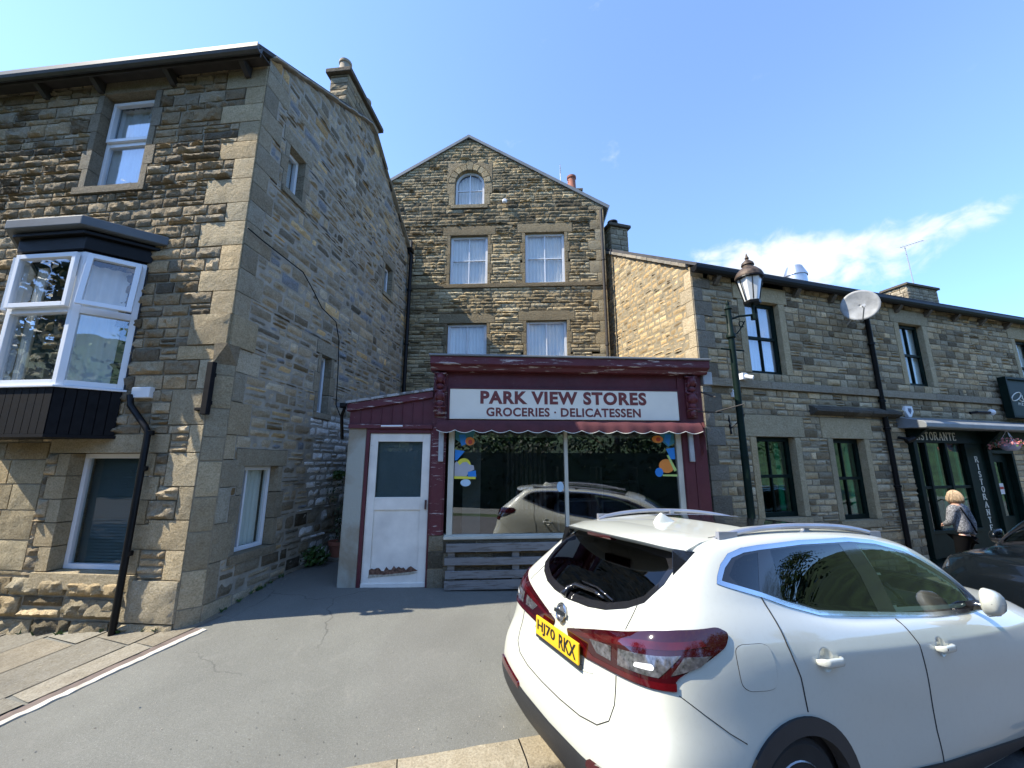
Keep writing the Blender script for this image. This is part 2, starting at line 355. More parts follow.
def wall(name, fr, s0, s1, z0, z1, parent, mat, mort, col, hr=(.12, .19), lr=(.2, .5), bulge=.03, cell=.05, openings=(), blocks=(), top=None, seed=1,
         split=.15, keys=(), depth=.30, jit=.006, g=.006, colfn=None, dark=.25, skip=None, sharp=.35, mo=-.008):
    r = random.Random(seed); mb = MB(); mm = MB()
    blocked = [tuple(o[:4]) for o in openings]+[tuple(b[:4]) for b in blocks]
    ks = sorted({round(k, 3) for k in [z0, z1, *keys]+[z for b in blocked for z in b[2:4]] if z0 <= k <= z1}); bounds = []
    kk = [ks[0]]
    for k in ks[1:]:
        if k-kk[-1] > .035 or k == ks[-1]: kk.append(k)
    for a, b in zip(kk, kk[1:]):
        n = max(1, round((b-a)/((hr[0]+hr[1])/2))); ws = [r.uniform(hr[0], hr[1]) for _ in range(n)]; t = sum(ws); z = a
        for w_ in ws: bounds.append((z, z+w_*(b-a)/t)); z += w_*(b-a)/t
    for za, zb in bounds:
        iv = [(s0, s1)]
        for b in blocked:
            if b[2] < zb-.012 and b[3] > za+.012:
                nv = []
                for p, q in iv:
                    if b[1] <= p or b[0] >= q: nv.append((p, q)); continue
                    if b[0] > p: nv.append((p, b[0]))
                    if b[1] < q: nv.append((b[1], q))
                iv = nv
        for p, q in iv:
            if q-p < .01: continue
            zt = zb
            if top:
                if za > max(top(p+(q-p)*k/12) for k in range(13)): continue
                n = max(1, int((q-p)/.15)); 
                for k in range(n):
                    a = p+(q-p)*k/n; b = p+(q-p)*(k+1)/n; ta, tb = min(zb, top(a)), min(zb, top(b))
                    if ta > za or tb > za: mm.add([fr.P(a, mo, za), fr.P(b, mo, za), fr.P(b, mo, max(za, tb)), fr.P(a, mo, max(za, ta))], [(0, 1, 2, 3)])
            else: mm.add([fr.P(p, mo, za), fr.P(q, mo, za), fr.P(q, mo, zb), fr.P(p, mo, zb)], [(0, 1, 2, 3)])
            s = p
            while s < q-1e-4:
                l = r.uniform(*lr)
                if r.random() < .12: l *= 1.5
                e = s+l
                if q-e < lr[0]*.7: e = q
                if skip and skip((s+e)/2, (za+zb)/2): s = e; continue
                if top and za >= max(top(s), top(e), top((s+e)/2)): s = e; continue
                parts = [(za, zb)]
                if r.random() < split and zb-za > hr[0]*.9: m_ = za+(zb-za)*r.uniform(.4, .6); parts = [(za, m_), (m_, zb)]
                for a, b in parts:
                    cc = vary(col, r, .28, .09)
                    if r.random() < dark: kd_ = r.uniform(.38, .7); cc = tuple(x*kd_ for x in cc)
                    if r.random() < .1: cc = tuple(x*1.25 for x in cc)
                    if colfn: cc = colfn((s+e)/2, (a+b)/2, cc, r)
                    stone(mb, fr, s, e, a, b, r.uniform(0, .25)*bulge, bulge*r.uniform(.6, 1.2), cell, cc, r, top, jit=jit, g=g, sharp=sharp)
                s = e
    for b in blocks:      # dressed blocks: (s0,s1,z0,z1, proud, bulge, colour)
        pr, bl, cc = (list(b[4:])+[.012, .006, col])[:3] if len(b) < 7 else b[4:7]
        stone(mb, fr, b[0], b[1], b[2], b[3], pr, bl, .07, vary(cc, r, .14, .05), r, top, back=depth, g=.004, jit=.002, sharp=.2)
    w_ = obj(name, mb, mat, parent, smooth=True, fixn=False)
    w_.data.set_sharp_from_angle(angle=radians(48))
    obj('mortar', mm, mort, w_, fixn=False)
    return w_
def surround(a, b, z0, z1, lint=.28, sill=.14, jw=.0, n=4, c=(.27, .235, .165), ext=.22, pr=.012, bl=.006, alt=.12, r=random.Random(3)):
    """lintel, sill and jamb blocks round an opening; returns the blocks"""
    L = [(a-ext, b+ext, z1, z1+lint, pr, bl, c)]
    if sill: L.append((a-ext*.55, b+ext*.55, z0-sill, z0, pr+.03, bl*.5, c))
    if jw:
        h = (z1-z0)/n
        for k in range(n):
            w_ = jw+(alt if k % 2 else 0)
            L += [(a-w_, a, z0+h*k, z0+h*(k+1), pr, bl, c), (b, b+w_, z0+h*k, z0+h*(k+1), pr, bl, c)]
    return L
def window(fr, a, b, z0, z1, parent, mat, glass, rec=.10, fw=.055, fd=.06, bars=(), sash=(), inner=None, name='window', label=None, mull=()):
    """bars: horizontal members (fraction, width); mull: vertical members (fraction, width); sash: opening lights as extra frames"""
    mb = MB(); o0, o1 = -rec-fd, -rec
    B = lambda s0, s1, za, zb, oo=0: fr.box(mb, s0, s1, o0-oo, o1-oo, za, zb)
    B(a, a+fw, z0, z1); B(b-fw, b, z0, z1); B(a+fw, b-fw, z1-fw, z1); B(a+fw, b-fw, z0, z0+fw)
    for f, w_ in bars: zz = z0+(z1-z0)*f; B(a+fw, b-fw, zz-w_/2, zz+w_/2, .002)
    for f, w_ in mull: ss = a+(b-a)*f; B(ss-w_/2, ss+w_/2, z0+fw, z1-fw, .004)
    for (p, q, c, d, wd, oo) in sash:
        p, q = a+(b-a)*p, a+(b-a)*q; c, d = z0+(z1-z0)*c, z0+(z1-z0)*d
        for s0, s1, za, zb in ((p, p+wd, c, d), (q-wd, q, c, d), (p+wd, q-wd, d-wd, d), (p+wd, q-wd, c, c+wd)): fr.box(mb, s0, s1, o0+oo, o1+oo, za, zb)
    w_ = obj(name, mb, mat, parent, bevel=.004)
    if label: w_['label'] = label
    pb = MB(); fr.box(pb, a+fw*.5, b-fw*.5, -rec-fd*.62, -rec-fd*.55, z0+fw*.5, z1-fw*.5); obj('pane', pb, glass, w_)
    if inner == 'curtain' or inner == 'net':
        cb = MB(); n = max(12, int((b-a)/.02)); vs = []
        for i in range(n+1):
            s = a+.02+(b-a-.04)*i/n; o = -rec-fd-.035+.014*sin(i*1.3)+.008*sin(i*.47+1)
            vs += [fr.P(s, o, z0+.02), fr.P(s, o, z1-.03)]
        cb.add(vs, [(2*i, 2*i+2, 2*i+3, 2*i+1) for i in range(n)]); obj('curtain', cb, MT['curtain'], w_, smooth=True)
    elif inner == 'blind':
        cb = MB(); n = int((z1-z0)/.035)
        for i in range(n):
            z = z0+.03+i*.035; cb.add([fr.P(a+.02, -rec-fd-.04, z), fr.P(b-.02, -rec-fd-.04, z), fr.P(b-.02, -rec-fd-.062, z+.037), fr.P(a+.02, -rec-fd-.062, z+.037)], [(0, 1, 2, 3)])
        obj('blind', cb, MT['blindL'], w_)
    elif inner == 'dark':
        cb = MB(); fr.box(cb, a-.1, b+.1, -rec-fd-.65, -rec-fd-.62, z0-.1, z1+.1); obj('dark_interior', cb, MT['dark_room'], w_)  # black sheet behind the glass in place of an unlit room
    return w_
def pipe(fr, pts, r, name, label, parent=None, mat=None, cat='drainpipe', clips=()):
    mb = MB(); mb.tube([fr.P(*p) for p in pts], r, 12)
    for z, s in clips: mb.lathe(fr.P(s, pts[0][1], z-.03), [(r*1.0, 0), (r*1.35, .005), (r*1.35, .05), (r, .055)], 12)
    lo = min((fr.P(*p) for p in pts), key=lambda v: v.z)
    if parent: return obj(name, mb, mat or MT['black_gloss'], parent, angle=40)
    return tag(base_obj(name, mb, mat or MT['black_gloss'], lo, angle=40), label, cat)

# ------------------------------------------------------------------ ground heights
KD = Vector((cos(radians(14)), sin(radians(14)))); KN = Vector((-KD.y, KD.x)); K0 = Vector((-1.12, 2.96))
def sst(a, b, x): t = max(0, min(1, (x-a)/(b-a))); return t*t*(3-2*t)
def zroad(x): return -.050*max(0, min(4.6, x-.2))-.018*max(0, min(10, x-4.8))
def hgt(x, y):
    d = (Vector((x, y))-K0).dot(KN); z = zroad(x)
    if d <= -.27: return z
    rise = .1*(1-sst(.8, 2.6, x))+.008
    return z+.05+rise*max(0, min(3.4, d))-.09*max(0, min(3.5, -3-x))
def gp(px, py):
    r_ = ray(px, py); t = 2.
    for _ in range(60): p = Vector((0, 0, CZ))+r_*t; t += (p.z-hgt(p.x, p.y))/max(.2, -r_.z)*.6
    return Vector((r_.x*t, r_.y*t, CZ+r_.z*t))
# ================================================================== GROUND
def sheet(name, xs, ys, fn, mat, dz=0.):
    mb = MB(); vs = []
    for y in ys:
        for x in xs: p = fn(x, y); vs.append((p[0], p[1], p[2]+dz))
    n = len(xs); mb.add(vs, [(j*n+i, j*n+i+1, (j+1)*n+i+1, (j+1)*n+i) for j in range(len(ys)-1) for i in range(n-1)])
    return tag(obj(name, mb, mat, smooth=True), kind='structure')
def kd(a, d): q = K0+KD*a+KN*d; return (q.x, q.y)
def lin(a, b, n): return [a+(b-a)*i/n for i in range(n+1)]
def far(x, y):
    z = -.5
    d = max(-26-y, x-44, -x-60, y-60); z += min(1, max(0, d)/110)**1.2*(40 if y < -26 and x < 60 else 20)*(1+.25*sin(x*.03+1+y*.02)+.15*sin(x*.071-y*.05))
    return (x, y, z)
sheet('ground', lin(-400, 400, 60), lin(-400, 400, 60), far, MT['grass'])
sheet('road', lin(-30, 40, 70), lin(-7.5, -.27, 8), lambda a, d: (*kd(a, d), zroad(kd(a, d)[0])), MT['asphalt_road'], -.004)
sheet('forecourt', lin(-9, 20, 145), lin(.0, 8, 40), lambda a, d: (*kd(a, d), hgt(*kd(a, d))), MT['asphalt'])
sheet('park_pavement', lin(-30, 40, 35), lin(-9.5, -7.5, 2), lambda a, d: (*kd(a, d), zroad(kd(a, d)[0])+.1), MT['asphalt'])
# kerb of long sandstone blocks
mb = MB(); r = random.Random(5); a = -9.
while a < 18:
    l = r.uniform(.75, 1.05); j = .004
    p = [kd(a+j, 0), kd(a+l-j, 0), kd(a+l-j, -.27), kd(a+j, -.27)]
    z = [hgt(*q) if k < 2 else hgt(*kd((a+j, a+l-j)[k == 2], .0)) for k, q in enumerate(p)]
    t = r.uniform(-.002, .004); cc = vary((.33, .29, .21), r, .12)
    n = 6; vs = []
    for i in range(n+1):
        for jx, dd in enumerate((0, -.09, -.2, -.255, -.27)):
            q = kd(a+j+(l-2*j)*i/n, dd); zz = hgt(*kd(a+j+(l-2*j)*i/n, 0.001))+t+r.uniform(-.002, .002)-(0, 0, .004, .014, .03)[jx]
            vs.append((q[0], q[1], zz))
        q = kd(a+j+(l-2*j)*i/n, -.272); vs.append((q[0], q[1], zroad(q[0])-.05))
    mb.add(vs, [(i*6+k, i*6+k+1, (i+1)*6+k+1, (i+1)*6+k) for i in range(n) for k in range(5)], cc)
    a += l
tag(obj('kerb', mb, MT['kerb'], smooth=True), kind='structure')
sheet('kerb_bed', lin(-9, 18, 60), [-.27, 0.01], lambda a, d: (*kd(a, d), hgt(*kd(a, 0.001))-.03), MT['asphalt_road'])
# flagged strip along the left building
L0 = gp(197, 632); L1 = gp(0, 723); e = Vector((L1.x-L0.x, L1.y-L0.y)); e.normalize(); m_ = Vector((e.y, -e.x))
if m_.x > 0: m_ = -m_
def fl(u, v, dz): q = Vector((L0.x, L0.y))+e*u+m_*v; return (q.x, q.y, hgt(q.x, q.y)+dz)
def strip(name, v0, v1, dz, mat):
    mb = MB(); us = lin(-.05, 6.5, 160); r_ = random.Random(3); J = [(r_.uniform(-.010, .007), r_.uniform(-.004, .004), r_.uniform(-.003, .002)) for _ in us]
    vs = [fl(u, v+(a if v == v0 else b), z+c) for u, (a, b, c) in zip(us, J) for v, z in ((v0, -.02), (v0, dz), (v1, dz), (v1, -.02))]
    mb.add(vs, [(i*4+k, i*4+k+1, i*4+k+5, i*4+k+4) for i in range(160) for k in range(3)])
    return tag(obj(name, mb, mat), kind='structure')
strip('edging_line', -.065, 0, .012, MT['pale_line']); strip('drain_channel', .002, .10, .006, MT['rust_line'])
mb = MB(); v = .105; r = random.Random(9)
while v < 4.5:
    wv = r.uniform(.55, .8) if v > .3 else .30; u = -.2-r.random()*.3
    while u < 7:
        lu = r.uniform(.5, .95); cc = vary((.24, .225, .185), r, .2); t = .008+r.uniform(0, .012); g = .009; vs = []; jj = r.uniform(-.02, .02)
        for i in range(5):
            for j in range(4): vs.append(fl(u+g+(lu-2*g)*i/4+jj*j/3, v+g+(wv-2*g)*j/3, t+r.uniform(-.002, .002)))
        mb.add(vs, [(i*4+j, i*4+j+1, i*4+j+5, i*4+j+4) for i in range(4) for j in range(3)], cc); u += lu
    v += wv
tag(obj('flagstone_pavement', mb, MT['flag'], smooth=True), kind='structure')

# ================================================================== LEFT STONE BUILDING
LF = F(-3.395, 4.6, -6); LS = F(-3.395, 4.6, 84)
LB = thing('stone_building', 'tall rock-faced stone building with black bay window, nearest on the left', 'building', (-3.395, 4.6, .2))
QC = (.50, .425, .285); SC_ = (.48, .40, .275)
r = random.Random(21)
def quoins(z0, z1, big, small, side, h=(.26, .36), cut=0., c=QC, lim=None, rr=r, pr=.01, bl=.014):
    """alternating corner stones; side -1: wall ends at s=0, +1: wall begins at s=0 (lim = corner coordinate)"""
    L = []; z = z0; k = 0; s_ = 0 if lim is None else lim
    while z < z1-.05:
        hh = rr.uniform(*h); hh = min(hh, z1-z); w_ = (big if k % 2 else small)*rr.uniform(.88, 1.12)
        L.append((s_-w_, s_-cut, z, z+hh, pr, bl, vary(c, rr, .15)) if side < 0 else (s_+cut, s_+w_, z, z+hh, pr, bl, vary(c, rr, .15)))
        z += hh; k += 1
    return L
upw = (-2.5, -1.68, 5.66, 7.18); low = (-1.80, -.85, .77, 2.07)
bk = quoins(.72, 3.35, .60, .36, -1, cut=.15, h=(.28, .44))+[(-.52, 0, 3.35, 3.74, .03, .02, QC)]+quoins(3.74, 7.42, .58, .30, -1)
bk += surround(*upw, lint=.26, sill=.11, jw=.10, n=5, alt=.06, c=(.30, .265, .20), ext=.26)
bk += surround(*low, lint=.22, sill=.17, jw=.16, n=5, alt=.09, ext=.30, c=QC)
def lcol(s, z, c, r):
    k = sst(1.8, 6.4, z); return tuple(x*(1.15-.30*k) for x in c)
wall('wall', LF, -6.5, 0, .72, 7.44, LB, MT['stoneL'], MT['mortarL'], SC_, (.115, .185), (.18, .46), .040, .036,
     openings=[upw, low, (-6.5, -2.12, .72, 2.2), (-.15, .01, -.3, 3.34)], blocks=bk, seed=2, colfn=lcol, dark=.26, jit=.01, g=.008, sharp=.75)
wall('wall', LF, -6.5, -2.12, .72, 2.2, LB, MT['stoneL'], MT['mortarL'], (.48, .40, .255), (.26, .32), (.35, .6), .014, .05, seed=12, split=0, dark=.05, openings=[(-4.6, -3.6, .77, 2.0)], g=.005)
wall('wall', LF, -6.5, -.15, -.3, .72, LB, MT['stoneL'], MT['mortarL'], (.46, .39, .26), (.19, .30), (.3, .62), .075, .05, seed=4, split=.05, dark=.2,
     blocks=[(-.78, -.15, .30, .72, .03, .03, (.54, .49, .37))], jit=.012, g=.01)
# splayed lower corner
a_, b_ = LF.P(-.15, .01, 0), LS.P(.15, .01, 0); CH = F(a_.x, a_.y, math.degrees(math.atan2(b_.y-a_.y, b_.x-a_.x))); cl = (b_-a_).length
wall('wall', CH, 0, cl, -.3, 3.35, LB, MT['stoneL'], MT['mortarL'], (.50, .44, .31), (.28, .42), (.5, .6), .012, .05, seed=5, split=0, dark=0)
mb = MB(); c_ = LF.P(0.012, .012, 3.35)
p0 = LF.P(-.15, .02, 3.12); p1 = LS.P(.15, .02, 3.12); c0 = LF.P(-.01, .0, 3.36); q0 = LF.P(-.15, .035, 3.36); q1 = LS.P(.15, .035, 3.36); c1 = LF.P(.02, .035, 3.36)
mb.add([p0, p1, q1, c1, q0, LF.P(-.2, -.1, 3.12), LF.P(-.2, -.1, 3.36)], [(0, 1, 3), (1, 2, 3), (0, 3, 4), (0, 4, 6, 5), (1, 5, 6, 2), (2, 6, 4, 3), (0, 5, 1)], (.36, .31, .22))
obj('corbel_stone', mb, MT['stoneL'], LB)
# side (gable) wall
def ltop(s): return 7.52+.59*s if s < 2.9 else 9.23-.64*(s-2.9)
lw = [(.59, .96, 5.93, 6.65), (.50, 1.13, .88, 1.92), (1.90, 2.20, 2.78, 3.76), (4.05, 4.47, 5.87, 6.58)]
bl_ = quoins(-.3, 3.35, .50, .32, 1, cut=.15, h=(.28, .44), c=(.40, .36, .27))+[(0, .4, 3.35, 3.74, .03, .02, QC)]+quoins(3.74, 7.5, .44, .24, 1, c=(.36, .325, .245))
for o_ in lw: bl_ += surround(*o_, lint=.22, sill=.10, jw=.09, n=3, alt=.07, ext=.16, c=(.36, .325, .245))
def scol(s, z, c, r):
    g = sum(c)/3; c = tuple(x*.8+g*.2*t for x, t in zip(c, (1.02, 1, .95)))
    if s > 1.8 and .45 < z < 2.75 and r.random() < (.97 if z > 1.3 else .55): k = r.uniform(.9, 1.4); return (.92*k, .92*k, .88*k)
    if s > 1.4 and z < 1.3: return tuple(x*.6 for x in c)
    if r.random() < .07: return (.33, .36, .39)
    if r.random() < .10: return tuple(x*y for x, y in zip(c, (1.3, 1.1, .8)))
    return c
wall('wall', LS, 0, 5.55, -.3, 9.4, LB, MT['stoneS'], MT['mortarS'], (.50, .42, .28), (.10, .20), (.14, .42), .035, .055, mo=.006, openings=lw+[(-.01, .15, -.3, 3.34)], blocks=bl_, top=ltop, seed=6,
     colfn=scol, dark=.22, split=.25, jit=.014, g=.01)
mb = MB()
LS.box(mb, 5.2, 5.5, -6.4, -.06, -.3, 7.4); LS.box(mb, .2, 5.2, -6.5, -6.3, -.3, 7.4); LS.plate(mb, [(.1, 7.3), (5.4, 7.3), (5.4, 7.5), (2.9, 9.1), (.1, 7.45)], -6.5, -6.3)
obj('rear_wall', mb, MT['mortarS'], LB)
mb = MB(); t = .07
LS.plate(mb, [(-.26, 7.385), (-.26, 7.45), (2.9, 9.325), (2.9, 9.245)], -6.9, .05)
LS.plate(mb, [(2.9, 9.245), (2.9, 9.325), (5.75, 7.50), (5.75, 7.42)], -6.9, .05)
rf = obj('roof', mb, MT['slate'], LB)
mb = MB(); r = random.Random(8)          # ragged verge of slates bedded in mortar
for k in range(26):
    s = k*.215; e_ = s+.235; z_ = lambda q: (9.24-.59*(2.9-q) if q < 2.9 else 9.24-.64*(q-2.9)); j = r.uniform(0, .012)
    LS.plate(mb, [(s, z_(s)-.005+j), (e_, z_(e_)-.005+j), (e_, z_(e_)+.022+j), (s, z_(s)+.022+j)], -.05, .085+r.uniform(-.01, .02))
obj('verge_slates', mb, MT['mortarS'], rf)
mb = MB(); LF.box(mb, -6.6, .04, .02, .20, 7.375, 7.39); LF.box(mb, -6.6, .04, .19, .21, 7.30, 7.39); obj('soffit_board', mb, MT['dark_wood'], rf)
mb = MB(); LF.prism(mb, [(.212, 7.42), (.212, 7.36), (.225, 7.325), (.26, 7.31), (.295, 7.325), (.31, 7.36), (.31, 7.42), (.30, 7.42), (.26, 7.34), (.222, 7.42)], -6.6, .07)
obj('gutter', mb, MT['dark_gutter'], LB)
for s in (-.26, -1.40, -2.55, -3.45, -4.5, -5.6):
    mb = MB(); LF.prism(mb, [(.0, 7.20), (.05, 7.20), (.185, 7.30), (.185, 7.372), (.0, 7.372)], s-.035, s+.035); obj('eaves_bracket', mb, MT['dark_wood'], LB)
mb = MB(); r = random.Random(10)          # chimney
for fr_, s0, s1 in ((F(LS.P(2.02, -.46, 0).x, LS.P(2.02, -.46, 0).y, -6), 0, .38), (LS, 2.02, 3.42)):
    z = 8.3
    while z < 9.58:
        h_ = r.uniform(.12, .19); s = s0
        while s < s1-.01:
            l = min(s1-s, r.uniform(.2, .5)); l = s1-s if s1-s-l < .12 else l
            stone(mb, fr_, s, s+l, z, min(9.6, z+h_), (0 if fr_ is not LS else -.08), .025, .06, vary((.40, .34, .235), r, .25), r, back=.1); s += l
        z += h_
LS.box(mb, 2.06, 3.38, -.44, -.12, 8.2, 9.62, (.13, .11, .09))
ch = obj('chimney', mb, MT['stoneL'], rf, fixn=False)
mb = MB(); LS.box(mb, 1.94, 3.50, -.53, .0, 9.60, 9.70, (.17, .15, .12)); LS.box(mb, 2.02, 3.42, -.46, -.06, 9.70, 9.76, (.17, .15, .12)); obj('chimney_cap', mb, MT['stoneL'], rf, bevel=.012)
for k, s in enumerate((2.16, 3.05)):
    mb = MB(); mb.lathe(LS.P(s, -.26, 9.74), [(.12, 0), (.125, .06), (.11, .08), (.105, .24), (.125, .26), (.125, .31), (.09, .31), (.09, .2)], 18); obj('chimney_pot', mb, simple('buff_pot', (.34, .28, .20), .9), rf, angle=40)
# windows
u = MT['upvc']
w1 = window(LF, *upw, LB, u, MT['glass_strong'], rec=.13, fw=.05, bars=[(.52, .06)], sash=[(.03, .97, .54, .975, .05, .035)], inner='curtain')
w2 = window(LF, *low, LB, u, MT['glass'], rec=.14, fw=.055, inner='blind')
for o_, inn in zip(lw, ('curtain', 'dark', 'dark', 'dark')):
    q_ = window(LS, *o_, LB, u, MT['glass_strong'] if inn == 'curtain' else MT['glass'], rec=.11, fw=.05, inner=inn, mull=[(.32, .03)] if o_ is lw[1] else ())
mb = MB(); vs = []
for i in range(19): s_ = .78+.32*i/18; vs += [LS.P(s_, -.22+.012*sin(i*1.4), .92), LS.P(s_, -.22+.012*sin(i*1.4), 1.89)]
mb.add(vs, [(2*i, 2*i+2, 2*i+3, 2*i+1) for i in range(18)]); obj('curtain', mb, MT['curtain'], LB, smooth=True)
# bay window
def bay():
    pl = [(-2.99, .02), (-2.56, .40), (-1.67, .40), (-1.27, .02)]
    m = MB()
    def ringpl(p, z0, z1, col=None):
        n = len(p); vs = [LF.P(a, b, z0) for a, b in p]+[LF.P(a, b, z1) for a, b in p]
        m.add(vs, [tuple(range(n)), tuple(range(n, 2*n))]+[(i, (i+1) % n, n+(i+1) % n, n+i) for i in range(n)], col)
    def grow(d): return [(pl[0][0]-d*1.5, .012), (pl[1][0]-d*.45, pl[1][1]+d), (pl[2][0]+d*.45, pl[2][1]+d), (pl[3][0]+d*1.5, .012)]
    ringpl(grow(.0), 4.44, 4.46); ringpl(grow(.035), 4.46, 4.63); ringpl(grow(.09), 4.63, 4.67); ringpl(grow(.05), 4.67, 4.70)
    B = obj('bay_window', m, MT['black_gloss'], LB, bevel=.006)
    m = MB(); ringpl(grow(.16), 4.70, 4.82); obj('bay_roof', m, MT['lead_dark'], B, bevel=.012)
    m = MB(); ringpl(grow(-.01), 2.25, 2.79); ringpl(grow(.012), 2.235, 2.27)
    for (a, b), (c, d) in zip(pl, pl[1:]):
        A, C = LF.P(a, b, 0), LF.P(c, d, 0); fr = F(A.x, A.y, math.degrees(math.atan2(C.y-A.y, C.x-A.x))); L = (C-A).length; n = max(3, round(L/.095))
        for i in range(n): fr.box(m, L*i/n+.004, L*(i+1)/n-.004, -.02, .008, 2.272, 2.79)
    obj('panelling', m, MT['black_paint'], B)
    m = MB(); ringpl(grow(.03), 2.79, 2.815); obj('bay_sill', m, u, B, bevel=.004)
    for k, ((a, b), (c, d)) in enumerate(zip(pl, pl[1:])):
        A, C = LF.P(a, b, 0), LF.P(c, d, 0); fr = F(A.x, A.y, math.degrees(math.atan2(C.y-A.y, C.x-A.x))); L = (C-A).length
        m = MB(); z0, z1, zt = 2.82, 4.44, 3.72; fw = .06
        for s0, s1, za, zb, o1 in ((0, fw, z0, z1, 0), (L-fw, L, z0, z1, 0), (fw, L-fw, z1-fw, z1, 0), (fw, L-fw, z0, z0+fw, 0), (fw, L-fw, zt-.04, zt+.04, .002)): fr.box(m, s0, s1, -.07, o1, za, zb)
        tilt = .0 if k < 2 else .20; w_ = .055
        def hx(s0, s1, za, zb):
            o = lambda z: .014+tilt*(z1-.02-z)
            m.hexa([fr.P(s0, o(za)+.045, za), fr.P(s1, o(za)+.045, za), fr.P(s1, o(za), za), fr.P(s0, o(za), za), fr.P(s0, o(zb)+.045, zb), fr.P(s1, o(zb)+.045, zb), fr.P(s1, o(zb), zb), fr.P(s0, o(zb), zb)])
        a0, a1, b0, b1 = fw*.6, L-fw*.6, zt+.015, z1-.03
        hx(a0, a0+w_, b0, b1); hx(a1-w_, a1, b0, b1); hx(a0+w_, a1-w_, b1-w_, b1); hx(a0+w_, a1-w_, b0, b0+w_)
        q = obj('bay_frame', m, u, B, bevel=.004)
        m = MB(); o = lambda z: .03+tilt*(z1-.02-z); e_ = .02
        m.add([fr.P(a0+e_, o(b0), b0+e_), fr.P(a1-e_, o(b0), b0+e_), fr.P(a1-e_, o(b1), b1-e_), fr.P(a0+e_, o(b1), b1-e_)], [(0, 1, 2, 3)]); fr.box(m, fw*.8, L-fw*.8, -.045, -.041, z0+fw*.8, zt); obj('bay_pane', m, MT['glass_strong'], B)
        if k: # net curtain hung inside the right part of each light
            m = MB(); s0, s1 = (L*.08, L*.24) if k == 1 else (L*.06, L*.94); n = 18; vs = []
            for i in range(n+1): s = s0+(s1-s0)*i/n; vs += [fr.P(s, -.16+.02*sin(i*1.5), z0+.05), fr.P(s, -.16+.02*sin(i*1.5), z1-.1)]
            m.add(vs, [(2*i, 2*i+2, 2*i+3, 2*i+1) for i in range(n)]); obj('bay_curtain', m, MT['curtain'], B, smooth=True)
    m = MB(); LF.box(m, -2.7, -1.25, .013, .016, 2.82, 4.44); obj('bay_back', m, MT['dark_room'], B)  # flat black sheet painted as the dim room behind the bay
    return B
bay()
tag(base_obj('junction_box', (lambda m: (LF.box(m, -1.10, -.86, .0, .07, 2.71, 2.84), m)[1])(MB()), MT['plastic_white'], LF.P(-.95, 0, 2.7), bevel=.01), 'white plastic box on the wall just right of the black bay window', 'junction box')
pipe(LF, [(-1.10, .07, 2.74), (-1.05, .09, 2.62), (-.80, .09, 2.36), (-.76, .09, 2.30), (-.76, .09, .16)], .033, 'drainpipe', 'thin black drainpipe running down from the bay window to the flagstones', clips=((1.9, -.76), (1.0, -.76), (2.3, -.76)))
mb = MB(); LF.box(mb, -.15, -.07, .035, .095, 2.50, 3.12); LF.box(mb, -.27, -.15, .015, .05, 2.55, 2.59); LF.box(mb, -.13, -.09, .0, .035, 2.95, 3.0); LF.box(mb, -.13, -.09, .0, .035, 2.62, 2.67)
tag(base_obj('wall_bracket', mb, MT['black_paint'], LF.P(0, 0, 2.5), bevel=.008), 'upright black timber bracket on the splayed corner of the left building', 'bracket')
def wallpts(px, fr, o):
    out_ = []
    for x, y in px:
        rr = ray(x, y); O = fr.P(0, o, 0); d = Vector((fr.d[0], fr.d[1])); det = rr.x*(-d.y)+d.x*rr.y
        t_ = (O.x*(-d.y)+d.x*O.y)/det; s_ = (rr.x*t_-O.x)*d.x+(rr.y*t_-O.y)*d.y
        out_.append(fr.P(s_, o, CZ+rr.z*t_))
    return out_
mb = MB(); mb.tube(wallpts([(248, 228), (262, 240), (285, 258), (303, 272), (312, 288), (322, 308), (336, 322), (339, 340), (338, 372), (336, 405), (341, 418)], LS, .055), .009, 6)
tag(base_obj('cable', mb, MT['black_gloss'], LS.P(1.9, .05, 2.7), smooth=True), 'black cable drooping across the shaded side wall of the left building', 'cable')
pipe(LS, [(5.38, .10, .3), (5.38, .10, 7.5), (5.36, .02, 7.62)], .05, 'drainpipe', 'tall black drainpipe in the corner between the left and centre buildings', clips=((3, 5.38), (5, 5.38), (6.5, 5.38)))
mb = MB(); LS.prism(mb, [(.05, 0), (.1, 0)], 0, 1) if 0 else None; LS.box(mb, 5.3, 5.48, -.5, .14, 7.60, 7.70); tag(obj('gutter', mb, MT['black_gloss'], LB), None)

# ================================================================== CENTRE BUILDING
CF = F(-2.80, 10.3, -2.5)
CB = thing('gabled_house', 'tall stone house with a gable, an arched attic window and white curtained windows', 'house', (-.5, 10.3, .3))
def ctop(s): return 11.46-.615*abs(s-1.52)
cw = [(1.07, 2.12, 6.80, 8.28), (3.17, 4.26, 6.80, 8.32), (1.06, 2.12, 4.15, 5.67), (3.19, 4.26, 4.15, 5.72)]
cb = []
CC = (.56, .465, .295)
for o_ in cw: cb += surround(*o_, lint=.28, sill=0, jw=.09, n=5, alt=.05, ext=.22, c=(.28, .232, .148))
cb += [(-2.3, 5.37, 6.68, 6.80, .04, .008, (.26, .215, .14))]
cb += surround(1.15, 2.0, 9.24, 9.96, lint=0.02, sill=.12, jw=.17, n=2, alt=.06, ext=.2, c=(.36, .305, .20))[1:]
cb += quoins(3.0, 6.62, .42, .24, -1, lim=5.37, c=(.38, .32, .21))+quoins(6.8, 9.1, .42, .24, -1, lim=5.37, c=(.32, .28, .195))
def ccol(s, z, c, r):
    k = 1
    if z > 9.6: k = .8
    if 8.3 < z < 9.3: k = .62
    return tuple(x*k for x in c)
